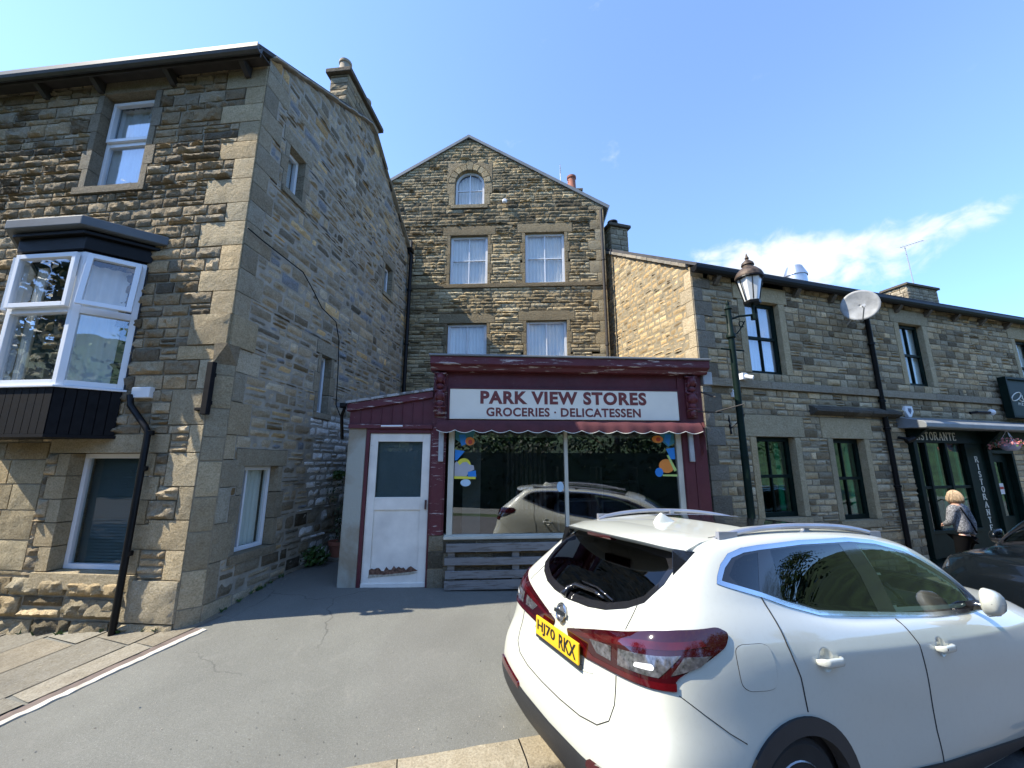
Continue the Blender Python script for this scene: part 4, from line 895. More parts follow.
# restaurant front
RFr = obj('restaurant_front', (lambda m: ([RF.box(m, *a) for a in ((5.40, 5.52, -.06, .08, .02, 2.70), (7.88, 8.02, -.06, .10, .02, 2.70), (7.24, 7.88, -.06, .02, .02, 2.42), (5.52, 7.88, -.06, .05, 2.42, 2.70),
     (5.52, 7.24, -.06, .03, .02, .50), (5.52, 7.24, -.06, .06, .50, .57), (5.85, 5.91, -.06, .02, .57, 2.42), (6.53, 6.60, -.06, .02, .57, 2.42), (5.52, 7.24, -.05, .012, 1.42, 1.48), (5.85, 5.91, .02, .03, .57, 2.42), (6.53, 6.60, .02, .03, .57, 2.42), (7.20, 7.26, -.06, .04, .5, 2.42))], m)[1])(MB()), G, RB, bevel=.006)
m = MB(); RF.box(m, 5.52, 7.22, -.035, -.03, .57, 2.42); obj('pane', m, MT['glass_green'], RFr)
m = MB(); RF.box(m, 5.3, 8.0, -1.0, -.98, 0, 2.6); obj('dark_interior', m, MT['dark_room'], RFr)  # darkness inside the restaurant put in as a black sheet
m = MB(); [RF.box(m, s, s+.055, -.12, -.09, .6, 2.4) for s in (5.72, 6.40, 7.08)]; RF.box(m, 5.6, 5.85, -.25, -.23, .6, 1.35); RF.box(m, 6.9, 7.15, -.25, -.23, 1.0, 1.35); obj('inner_drape', m, simple('pale_inner_frame', (.45, .50, .42), .8), RFr)
m = MB(); RF.prism(m, [(0, 2.72), (.50, 2.70), (.52, 2.72), (.52, 2.80), (.48, 2.84), (0, 2.98)], 5.12, 13.0); obj('front_canopy', m, MT['lead'], RFr, bevel=.008)
m = MB(); RF.box(m, 5.40, 10.0, .0, .12, 2.70, 2.72); RF.box(m, 7.95, 12.9, .0, .10, 2.42, 2.70); RF.prism(m, [(.05, 2.40), (.14, 2.48), (.36, 2.66), (.40, 2.695), (.05, 2.695)], 5.34, 5.42); RF.prism(m, [(.05, 2.30), (.14, 2.42), (.36, 2.66), (.40, 2.695), (.05, 2.695)], 7.86, 8.0); obj('canopy_bracket', m, G, RFr)
# serif letters drawn as strokes: (polyline, thick?)
GL = {
 'R': [([(0, 0), (0, 1)], 1), ([(0, 1), (.38, 1), (.5, .9), (.5, .66), (.38, .54), (0, .54)], .6), ([(.25, .54), (.62, 0)], 1)],
 'I': [([(.1, 0), (.1, 1)], 1)],
 'S': [([(.48, .86), (.38, .99), (.14, .99), (.03, .86), (.05, .66), (.28, .52), (.48, .38), (.5, .16), (.38, .01), (.12, .01), (.02, .15)], .85)],
 'T': [([(.3, 0), (.3, 1)], 1), ([(0, 1), (.6, 1)], .5), ([(0, 1), (0, .84)], .4), ([(.6, 1), (.6, .84)], .4)],
 'O': [([(.32+.3*cos(2*pi*k/14), .5+.5*sin(2*pi*k/14)) for k in range(15)], .8)],
 'A': [([(0, 0), (.32, 1)], .6), ([(.32, 1), (.64, 0)], 1), ([(.14, .36), (.5, .36)], .5)],
 'N': [([(0, 0), (0, 1)], .6), ([(0, 1), (.58, 0)], 1), ([(.58, 0), (.58, 1)], .6)],
 'E': [([(0, 0), (0, 1)], 1), ([(0, 1), (.48, 1), (.48, .86)], .5), ([(0, .52), (.36, .52)], .5), ([(0, 0), (.5, 0), (.5, .15)], .5)]}
SERIF = {'R': [(0, 0), (0, 1), (.62, 0)], 'I': [(.1, 0), (.1, 1)], 'T': [(.3, 0)], 'A': [(0, 0), (.64, 0)], 'N': [(0, 0), (0, 1), (.58, 1)], 'E': [], 'S': [], 'O': []}
def glyph(m, fr, ch, s, z, h, wd, o, th):
    mx_ = max(p[0] for st in GL[ch] for p in st[0])
    for pts, k in GL[ch]:
        for (a, b), (c, d) in zip(pts, pts[1:]):
            A = Vector((s+a*wd, z+b*h)); B = Vector((s+c*wd, z+d*h)); t_ = (B-A)
            if t_.length < 1e-6: continue
            t_.normalize(); n_ = Vector((-t_.y, t_.x))*th*k*.5; A2, B2 = A-t_*th*.15, B+t_*th*.15
            fr.plate(m, [tuple(A2-n_), tuple(B2-n_), tuple(B2+n_), tuple(A2+n_)], o, o+.004)
    for a, b in SERIF[ch]: fr.plate(m, [(s+a*wd-th*.9, z+b*h-th*.2), (s+a*wd+th*.9, z+b*h-th*.2), (s+a*wd+th*.9, z+b*h+th*.2), (s+a*wd-th*.9, z+b*h+th*.2)], o, o+.0045)
    return mx_*wd
m = MB(); s = 5.50
for ch in 'RISTORANTE': s += glyph(m, RF, ch, s, 2.485, .165, .165, .051, .030)+.058
obj('lettering', m, MT['letter_cream'], RFr)
m = MB()
for k, ch in enumerate('RISTORANTE'):
    w_ = max(p[0] for st in GL[ch] for p in st[0])*.15; glyph(m, RF, ch, 7.56-w_/2, 2.0-k*.168, .12, .15, .021, .026)
obj('lettering', m, MT['letter_cream'], RFr)
# side door
D = obj('side_door', (lambda m: ([RF.box(m, *a) for a in ((8.12, 8.20, -.18, .02, -.3, 2.28), (8.96, 9.04, -.18, .02, -.3, 2.28), (8.20, 8.96, -.18, .02, 2.2, 2.28), (8.20, 8.36, -.16, -.10, -.3, 2.2), (8.80, 8.96, -.16, -.10, -.3, 2.2), (8.36, 8.80, -.16, -.10, 2.0, 2.2), (8.36, 8.80, -.16, -.10, -.3, .75))], m)[1])(MB()), G, RB, bevel=.005)
m = MB(); RF.box(m, 8.36, 8.80, -.135, -.13, .75, 2.0); obj('pane', m, MT['glass_green'], D); m = MB(); RF.box(m, 8.1, 9.05, -.6, -.58, -.3, 2.3); obj('dark_interior', m, MT['dark_room'], D)
m = MB(); RF.box(m, 8.50, 8.68, -.128, -.126, 1.25, 1.5); obj('door_notice', m, MT['plastic_white'], D); m = MB(); RF.box(m, 8.51, 8.67, -.1255, -.125, 1.36, 1.42); obj('door_notice_band', m, cols['red'], D)
window(RF, 9.6, 12.2, .6, 2.4, RB, G, MT['glass_green'], rec=.08, fw=.08, mull=[(.33, .05), (.66, .05)], inner='dark')
# restaurant hanging sign board, tilted off the wall
SG = thing('restaurant_sign', 'dark green restaurant sign board with pale script letters at the right edge', 'sign', RF.P(9.8, .1, 3.05))
A = RF.P(8.98, .10, 0); SGF = F(A.x, A.y, 16.4)
m = MB(); SGF.box(m, 0, 1.9, 0, .08, 3.12, 4.02); obj('panel', m, simple('green_sign_face', (.008, .022, .018), .5, var=.2, spec=.25), SG)
m = MB()
for a in ((-.06, 0, -.01, .14, 3.06, 4.08), (1.9, 1.96, -.01, .14, 3.06, 4.08), (0, 1.9, -.01, .14, 4.02, 4.08), (0, 1.9, -.01, .14, 3.06, 3.12)): SGF.box(m, *a)
obj('frame', m, G, SG, bevel=.006)
m = MB(); cpts = [(.34+.20*cos(t_)+.05*sin(t_), 3.60+.10*sin(t_)+.05*cos(t_)) for t_ in lin(.3*pi, 2.4*pi, 26)]
script = [cpts, [(.44, 3.52), (.52, 3.48), (.60, 3.50)], [(.58, 3.64), (.57, 3.56), (.62, 3.53), (.68, 3.58), (.70, 3.64), (.69, 3.55), (.74, 3.53)], [(.76, 3.53), (.80, 3.62), (.86, 3.64), (.90, 3.55), (.96, 3.54)]]
for ln in script: m.tube([SGF.P(a, .085, b) for a, b in ln], .012, 6)
obj('script_letters', m, MT['letter_cream'], SG)
obj('small_letters', text_mb('PIZZERIA', SGF, .36, .98, 3.385, 3.45, .081, .003, bold=.02, spacing=1.25), MT['letter_cream'], SG)
for s in (.3, 1.5): m = MB(); SGF.box(m, s, s+.04, -.11, 0, 3.9, 3.94); obj('bracket', m, MT['black_gloss'], SG)
# small things on the row
m = MB(); RF.plate(m, [(5.40, 3.22), (5.62, 3.22), (5.64, 3.10), (5.54, 2.97), (5.46, 2.97), (5.37, 3.10)], 0, .07); AB = thing('alarm_box', 'white burglar alarm box on the wall above the restaurant front', 'alarm box', RF.P(5.5, 0, 2.97)); obj('case', m, MT['plastic_white'], AB, bevel=.008)
m = MB(); RF.plate(m, [(5.46, 3.17), (5.56, 3.17), (5.56, 3.11), (5.51, 3.04), (5.46, 3.11)], .071, .074); obj('front_mark', m, simple('alarm_blue', (.05, .06, .12), .4), AB)
LG = thing('wall_light', 'black arm lamp with a round white bulb above the restaurant canopy', 'wall lamp', RF.P(8.2, 0, 3.1)); m = MB(); m.tube([RF.P(7.7, .03, 3.15), RF.P(7.8, .10, 3.17), RF.P(8.25, .12, 3.17)], .03, 8); obj('arm', m, MT['black_gloss'], LG)
m = MB(); ell(m, RF.P(8.33, .12, 3.18), .07, .07, .075, RF); obj('bulb', m, MT['plastic_white'], LG, smooth=True)
tag(base_obj('cctv_camera', (lambda m: (RF.box(m, .84, .96, .02, .16, 3.54, 3.66), m.tube([RF.P(.9, .12, 3.6), RF.P(.98, .26, 3.55)], .045, 10), m)[2])(MB()), MT['plastic_white'], RF.P(.9, 0, 3.5), bevel=.006), 'white security camera beside the street lamp post on the right row', 'security camera')
tag(base_obj('junction_box', (lambda m: (RF.box(m, .66, .80, .0, .07, 3.20, 3.34), m)[1])(MB()), MT['plastic_white'], RF.P(.73, 0, 3.2), bevel=.008), 'tiny white box just left of the street lamp post on the right row', 'junction box')
tag(base_obj('spot_lamp', (lambda m: (m.tube([RF.P(5.05, .02, 2.52), RF.P(5.1, .18, 2.48)], .03, 8), m.tube([RF.P(5.05, .16, 2.43), RF.P(5.2, .22, 2.50)], .055, 10), m)[2])(MB()), MT['black_gloss'], RF.P(5.1, 0, 2.4)), 'small black spot lamp left of the restaurant front', 'wall lamp')
tag(base_obj('wall_hook', (lambda m: (m.tube([RF.P(.55, .0, 2.85), RF.P(.55, .03, 2.5)], .02, 8), m.tube([RF.P(.55, .03, 2.6), RF.P(.75, .16, 2.82), RF.P(.72, .2, 2.86)], .012, 6), m)[2])(MB()), MT['black_gloss'], RF.P(.6, 0, 2.5)), 'thin black iron hook on the wall left of the lower window', 'hook')
pipe(RF, [(4.68, .07, -.2), (4.68, .07, 5.3), (4.66, .12, 5.45), (4.66, .17, 5.62)], .05, 'drainpipe', 'thick black drainpipe down the right stone row behind the satellite dish', clips=((1.5, 4.68), (3.3, 4.68), (4.6, 4.68), (2.7, 4.68)))
# satellite dish
SD = thing('satellite_dish', 'round grey satellite dish below the eaves of the right stone row', 'satellite dish', RF.P(4.5, 0, 5.1))
ax = (Vector((-.62, -.76, -.02))).normalized(); c = RF.P(3.95, .42, 5.28)
m = MB(); a_ = ax.orthogonal().normalized(); b_ = ax.cross(a_); vs = []; R_ = .33
for j in range(9):
    for i in range(36): rr_ = R_*j/8; vs.append(c+(a_*cos(2*pi*i/36)+b_*sin(2*pi*i/36))*rr_+ax*(.45*rr_*rr_))
m.add(vs, [(j*36+i, j*36+(i+1) % 36, (j+1)*36+(i+1) % 36, (j+1)*36+i) for j in range(8) for i in range(36)]); d = obj('dish', m, simple('dish_grey', (.30, .31, .31), .55, var=.3, scale=5), SD, smooth=True); sm = d.modifiers.new('solid', 'SOLIDIFY'); sm.thickness = .01
m = MB(); tip = c+ax*.38+Vector((0.05, 0, -.10)); m.tube([c+Vector((0, 0, -.34)), tip+Vector((0, 0, -.04))], .012, 6); m.tube([tip, tip-ax*.10], .03, 10); obj('receiver_arm', m, MT['grey_metal'], SD)
m = MB(); m.tube([c-ax*.02, c-ax*.10, RF.P(4.1, 0, 5.0)], .022, 8); obj('mount', m, MT['grey_metal'], SD)
# roof things of the row
def ridge_stack(s0, s1, o0, o1, zb, zt, nm='chimney'):
    mb = MB(); RF.box(mb, s0+.03, s1-.03, o0+.03, o1-.03, zb, zt-.02, (.15, .13, .1)); r = random.Random(int(s0*10))
    for fr_, a, b in ((F(*RF.P(s0, o1, 0)[:2], 16.4), 0, s1-s0), (F(*RF.P(s0, o0, 0)[:2], -73.6), 0, o1-o0)):
        z = zb
        while z < zt-.05:
            h_ = min(r.uniform(.12, .18), zt-z); s = a
            while s < b-.01:
                l = r.uniform(.18, .4); l = b-s if b-s-l < .12 else l; stone(mb, fr_, s, s+l, z, z+h_, 0, .025, .08, vary((.40, .345, .25), r, .25), r, back=.06); s += l
            z += h_
    o_ = obj(nm, mb, MT['stoneR'], rf, fixn=False); m = MB(); RF.box(m, s0-.07, s1+.07, o0-.07, o1+.07, zt, zt+.09, (.16, .14, .11)); obj('chimney_cap', m, MT['stoneR'], rf, bevel=.015); return o_
ridge_stack(.10, .66, -3.7, -3.0, 7.3, 8.60)
m = MB(); m.lathe(RF.P(.36, -3.3, 8.68), [(.12, 0), (.12, .12), (.09, .14), (.09, .2), (.15, .22), (.15, .27), (.05, .33)], 16); obj('chimney_pot', m, MT['black_gloss'], rf, angle=40)
ridge_stack(12.3, 14.0, -3.75, -3.0, 7.2, 8.42)
AE = thing('roof_aerial', 'thin tall television aerial standing by the chimney of the right row', 'aerial', RF.P(12.95, -3.1, 8.5)); q = RF.P(12.95, -3.1, 8.5)
m = MB(); m.tube([q, q+Vector((-.05, 0, 1.65))], .018, 6); obj('mast', m, MT['grey_metal'], AE)
m = MB(); t0 = q+Vector((-.25, 0, 1.58)); t1 = q+Vector((1.0, .25, 2.05)); m.tube([t0, t1], .013, 6)
for k in range(9): p = t0+(t1-t0)*(k/8); m.tube([p+Vector((0, -.12, -.10)), p+Vector((0, .12, .10))], .008, 5)
obj('antenna', m, MT['grey_metal'], AE)
VT = thing('roof_vent', 'shiny round metal flue standing above the eaves of the right row', 'roof vent', RF.P(4.0, -.9, 6.1)); q = RF.P(4.02, -.9, 6.1)
m = MB(); m.lathe(q, [(.24, 0), (.24, .5), (.22, .5)], 28); obj('flue', m, MT['galv'], VT, angle=40)
m = MB(); m.lathe(q+Vector((0, 0, .48)), [(.26, 0), (.26, .03), (.17, .26), (.14, .27)], 28); obj('flue_cap', m, MT['galv'], VT, angle=40)
# hanging basket
HB = thing('hanging_basket', 'hanging basket of pink flowers under the restaurant canopy', 'flower basket', RF.P(8.0, .45, 2.2)); c = RF.P(8.02, .42, 2.25)
m = MB(); m.lathe(c, [(.06, 0), (.12, .03), (.17, .10), (.19, .17), (.17, .17)], 18); obj('basket', m, simple('lilac_pot', (.42, .42, .62), .5), HB, angle=50)
m = MB(); [m.tube([c+Vector((.16*cos(t_), .16*sin(t_), .17)), c+Vector((0, 0, .46))], .005, 5) for t_ in (0, 2.1, 4.2)]; obj('chain', m, MT['plastic_white'], HB)
m, m2 = MB(), MB(); r = random.Random(12)
for k in range(260):
    t_ = r.uniform(0, 2*pi); rr_ = .34*sqrt(r.random()); p = c+Vector((cos(t_)*rr_, sin(t_)*rr_, .24-.5*rr_*rr_/.34+r.uniform(-.04, .06))); d = Vector((r.uniform(-1, 1), r.uniform(-1, 1), r.uniform(-.4, 1))).normalized(); a_ = d.orthogonal().normalized()*.026; b_ = d.cross(a_)
    (m if k % 3 else m2).add([p-a_, p-b_, p+a_, p+b_], [(0, 1, 2, 3)])
obj('flowers', m, simple('pink_petals', (.62, .22, .20), .6, var=.3, scale=30), HB); obj('leaves', m2, MT['leaf'], HB)

# ================================================================== STREET LAMP
lf_ = 1.2; LP = RF.P(-.42, lf_, 0); zb = hgt(LP.x, LP.y)-.02; ST = thing('street_lamp', 'dark green street lamp post with an old copper lantern on a scrolled bracket', 'street lamp', (LP.x, LP.y, zb))
m = MB(); L_ = LP.copy()
m.lathe((L_.x, L_.y, zb), [(.11, 0), (.11, .5), (.075, .56), (.07, .62), (.055, 1.2), (.05, 2.6), (.046, 3.9-zb), (.07, 3.92-zb), (.07, 3.97-zb), (.046, 4.0-zb), (.042, 4.38-zb), (.06, 4.40-zb), (.02, 4.46-zb), (.03, 4.5-zb), (0.005, 4.56-zb)], 16)
obj('post', m, MT['dark_green'], ST, angle=40)
m = MB(); m.tube([L_+Vector((-.22*RF.d[0], -.22*RF.d[1], 3.72)), L_+Vector((.22*RF.d[0], .22*RF.d[1], 3.72))], .014, 8); m.tube([L_+Vector((-.15*RF.d[0], -.15*RF.d[1], 4.28)), L_+Vector((0, 0, 4.28))], .010, 8); obj('ladder_bar', m, MT['dark_green'], ST)
AR = Vector((RF.d[0], RF.d[1], 0)); LC = L_+AR*.52
m = MB(); m.tube([L_+Vector((0, 0, 4.22)), L_+AR*.2+Vector((0, 0, 4.30)), LC+Vector((0, 0, 4.36))], .018, 8)
m.tube([L_+AR*.03+Vector((0, 0, 3.95))]+[L_+AR*(.05+.26*k/8)+Vector((0, 0, 3.97+.26*(k/8)**1.6)) for k in range(9)], .010, 6)
m.tube([L_+AR*(.24+.05*cos(t_))+Vector((0, 0, 4.17+.05*sin(t_))) for t_ in lin(0, 5.5, 14)], .008, 6); m.tube([LC+Vector((0, 0, 4.34)), LC+Vector((0, 0, 4.58))], .022, 8); m.lathe(LC+Vector((0, 0, 4.34)), [(.05, -.06), (.05, .03), (.03, .04)], 10); obj('bracket', m, MT['dark_green'], ST)
z0, z1 = 4.60, 4.98
m = MB()
for k in range(6):
    t_ = k*pi/3+.2; m.tube([LC+Vector((.115*cos(t_), .115*sin(t_), z0)), LC+Vector((.195*cos(t_), .195*sin(t_), z1))], .009, 6)
m.lathe(LC, [(.13, z0-.05), (.135, z0-.01), (.12, z0)], 6); m.lathe(LC, [(.20, z1), (.215, z1+.01), (.21, z1+.035)], 24)
ln = obj('lantern', m, MT['black_gloss'], ST)
m = MB(); m.lathe(LC, [(.108, z0), (.185, z1)], 6); obj('lantern_glass', m, simple('opal_lantern_glass', (.72, .74, .72), .3, var=.06), ln)
m = MB(); m.lathe(LC, [(.215, z1+.03), (.215, z1+.06), (.19, z1+.12), (.13, z1+.19), (.085, z1+.22), (.085, z1+.25), (.10, z1+.26), (.09, z1+.30), (.04, z1+.35), (.02, z1+.37), (.035, z1+.39), (.02, z1+.42), (.006, z1+.48)], 24); obj('lantern_hood', m, simple('tarnished_copper', (.075, .052, .036), .6, metal=.3, var=.7, scale=14), ln, angle=50)
m = MB(); m.lathe(L_+Vector((0, 0, 2.0)), [(.052, 0), (.055, .02), (.055, .07), (.052, .09)], 12); m.tube([L_+Vector((-.005, -.055, 2.05)), L_+Vector((-.01, -.062, 2.05))], .025, 12); obj('number_plate', m, MT['plastic_white'] if 0 else MT['dark_green'], ST)

# ================================================================== PASSAGE PLANTS
def leafy(m, c, rx, rz, n, size, r):
    for k in range(n):
        d = Vector((r.gauss(0, 1), r.gauss(0, 1), r.gauss(0, 1))).normalized()*(r.random()**.4); p = Vector(c)+Vector((d.x*rx, d.y*rx, d.z*rz)); q = Vector((r.uniform(-1, 1), r.uniform(-1, 1), r.uniform(-1, 1))).normalized(); a_ = q.orthogonal().normalized()*size*r.uniform(.5, 1.1); b_ = q.cross(a_).normalized()*size*.4
        m.add([p-a_, p-b_, p+a_, p+b_], [(0, 1, 2, 3)])
c = LS.P(2.45, .28, 0); c.z = hgt(c.x, c.y); PP = thing('potted_plant', 'terracotta pot with a tall thin bare-stemmed plant in the passage by the rendered pillar', 'potted plant', c)
m = MB(); m.lathe(c, [(.11, 0), (.15, .22), (.17, .23), (.175, .29), (.15, .29), (.145, .24)], 22); obj('pot', m, MT['terracotta'], PP, angle=40)
m = MB(); r = random.Random(5)
for k in range(7):
    t_ = r.uniform(0, 6.28); p = c+Vector((0, 0, .25)); pts = [p]; h_ = 1.3 if k == 0 else r.uniform(.4, 1.0)
    for j in range(6): p = p+Vector((cos(t_)*.03*k*.4+r.uniform(-.02, .02), sin(t_)*.03*k*.4+r.uniform(-.02, .02), h_/6)); pts.append(p)
    m.tube(pts, [.009-.001*j for j in range(7)], 5)
obj('stem', m, MT['bark'], PP)
m = MB(); leafy(m, c+Vector((0, 0, .45)), .2, .2, 70, .035, r); leafy(m, c+Vector((-.05, 0, 1.1)), .28, .35, 90, .03, r); obj('leaves', m, MT['leaf_dark'], PP)
for nm, s, o, h_, n, lb in (('weeds', 2.0, .14, .14, 240, 'leafy green weeds at the foot of the passage wall'), ('wall_fern', 2.6, .10, 1.35, 120, 'small green fern growing out of the passage wall')):
    c = LS.P(s, o, 0); c.z = hgt(c.x, c.y); m = MB(); r = random.Random(n); leafy(m, c+Vector((0, 0, h_)), .22 if n > 200 else .13, .16 if n > 200 else .08, n, .05, r); tag(base_obj(nm, m, MT['leaf'], c), lb, 'plant')
c = LS.P(3.6, .15, 0); c.z = hgt(c.x, c.y); m = MB(); r = random.Random(44)
for k in range(5): leafy(m, LS.P(2.9+.35*k, .12, .6+r.uniform(0, .9)), .3, .35, 140, .045, r)
for k in range(6): m.tube([LS.P(3+.2*k, .1, .2), LS.P(3.1+.2*k, .12, .8), LS.P(2.9+.25*k, .1, 1.5)], .008, 5)
tag(base_obj('climbing_shrub', m, MT['leaf_dark'], c), 'dark straggly climber covering the lower wall deep in the passage', 'climbing plant')
c = LS.P(2.3, .55, 0); m = MB(); z_ = hgt(c.x, c.y); LS.box(m, 2.25, 3.0, .2, .75, z_-.05, z_+.05, (.26, .24, .2)); tag(obj('stone_slab', m, MT['flag'], bevel=.01), kind='structure')

# ================================================================== TREES BEHIND THE CAMERA (they show in the glass)
def tree_proto(seed, h=9, cr=3.4, n=5200):
    r = random.Random(seed); t = thing('park_tree', 'x', 'tree')
    m = MB(); m.tube([(0, 0, -.3), (.05, 0, h*.2), (0, .1, h*.45), (.1, 0, h*.7)], [.28, .22, .17, .07], 9); cl = []
    for k in range(9):
        a = k*2.4+r.random(); z = h*(.28+.055*k); e_ = Vector((cos(a)*cr*.7, sin(a)*cr*.7, z+h*.14)); m.tube([(0, 0, z), e_*.5+Vector((0, 0, z*.5)), e_], [.10, .06, .03], 6); cl.append(e_)
    obj('trunk', m, MT['bark'], t, local=True); m = MB()
    for k in range(22): a = r.uniform(0, 6.28); q = cr*.75*sqrt(r.random()); cl.append(Vector((cos(a)*q, sin(a)*q, h*r.uniform(.32, .92)*(1-.10*q/cr))))
    for k in range(n):
        c = cl[k % len(cl)]; leaf_r = cr*.33; d = Vector((r.gauss(0, .5), r.gauss(0, .5), r.gauss(0, .42)))*leaf_r; p = c+d
        q = Vector((r.uniform(-1, 1), r.uniform(-1, 1), r.uniform(-.3, 1))).normalized(); s = r.uniform(.10, .2); a_ = q.orthogonal().normalized()*s; b_ = q.cross(a_).normalized()*s*.6
        m.add([p-a_, p-b_, p+a_, p+b_], [(0, 1, 2, 3)])
    obj('crown', m, MT['leaf'] if seed % 2 else MT['leaf_dark'], t, local=True, fixn=False); return t
ta, tb = tree_proto(1), tree_proto(2, 11, 4.2)
spots = [(-9.5, -11.5, ta, .95, 'broad green park tree reflected in the black bay window'), (-3.5, -14, tb, .8, 'dark park tree across the road opposite the shop'), (3, -15, ta, .9, 'green park tree across the road, behind the parked white car'), (9.5, -13, tb, .95, 'dark crowned park tree across the road, opposite the restaurant'),
         (16, -10, ta, 1.1, 'tall green park tree reflected in the white car front window'), (23, -12, tb, 1.1, 'dark park tree farthest along the road to the right'), (-16, -17, tb, 1.0, 'dark park tree farthest along the road to the left'), (-17, -.6, tb, 1.05, 'dark leafy tree at the roadside, reflected in the bay window front pane'), (34, -3, tb, .85, 'dark tree at the far end of the road, nearest the hedge')]
used = set()
for x, y, t, s, lb in spots:
    o = t if id(t) not in used else copy_tree(t); used.add(id(t)); o.location = (x, y, -.3); o.scale = (s, s, s); o.rotation_euler = (0, 0, x); o['label'] = lb; o['group'] = 'park trees across the road'
HG = MB(); r = random.Random(3)  # unseen hedge, made tall and dark to deepen the shop glass reflections
for k in range(12000): 
    x = r.uniform(-30, 40); p = Vector((x, -11.2+r.uniform(-.5, .5), -.3+3.6*r.random()**.8)); q = Vector((r.uniform(-1, 1), r.uniform(-1, 1), r.uniform(-.3, 1))).normalized(); a_ = q.orthogonal().normalized()*.14; b_ = q.cross(a_)*.6
    HG.add([p-a_, p-b_, p+a_, p+b_], [(0, 1, 2, 3)])
HG.wbox((-30, -11.5, -.5), (40, -10.9, 2.6))
tag(base_obj('hedge', HG, MT['hedge'], (0, -11.2, -.5), fixn=False), 'unseen tall dark hedge added across the road to darken the shop window reflections', 'hedge')

# weeds along the foot of the walls
WG = MB(); r = random.Random(71)
for k in range(26):
    if k < 16: p = LS.P(r.uniform(.3, 2.3), .03+r.random()*.04, 0)
    else: p = LF.P(-r.uniform(.2, 2.4), .04+r.random()*.04, 0)
    p.z = hgt(p.x, p.y)+.01
    for q in range(r.randint(5, 14)):
        d = Vector((r.uniform(-1, 1), r.uniform(-1, 1), r.uniform(.5, 1.6))).normalized()*r.uniform(.02, .07); e_ = d.orthogonal().normalized()*.008; WG.add([p-e_, p+e_, p+d], [(0, 1, 2)])
tag(obj('wall_foot_weeds', WG, MT['leaf'], fixn=False), 'tiny grass weeds in the joint at the foot of the left building', 'weeds', kind='stuff')

# loose grit lying on the tarmac
GR = MB(); r = random.Random(99)
for k in range(900):
    if k < 450: a = r.uniform(-6, 4); d = abs(r.gauss(0, .25)); x, y = kd(a, d+.01)
    elif k < 700: p = LS.P(r.uniform(.2, 3), .03+abs(r.gauss(0, .12)), 0); x, y = p.x, p.y
    else: x, y = kd(r.uniform(-4, 3), r.uniform(0, 3))
    q = r.uniform(.003, .009); z = hgt(x, y)+q*.3; c = [Vector((x+r.uniform(-q, q), y+r.uniform(-q, q), z+r.uniform(-q, q))) for _ in range(4)]
    GR.add(c, [(0, 1, 2), (0, 2, 3), (0, 3, 1), (1, 3, 2)])
tag(obj('grit', GR, MT['flag'] if 0 else simple('grit_stone', (.25, .23, .19), .9, var=.5, scale=50)), 'fine loose grit scattered over the tarmac forecourt', 'grit', kind='stuff')
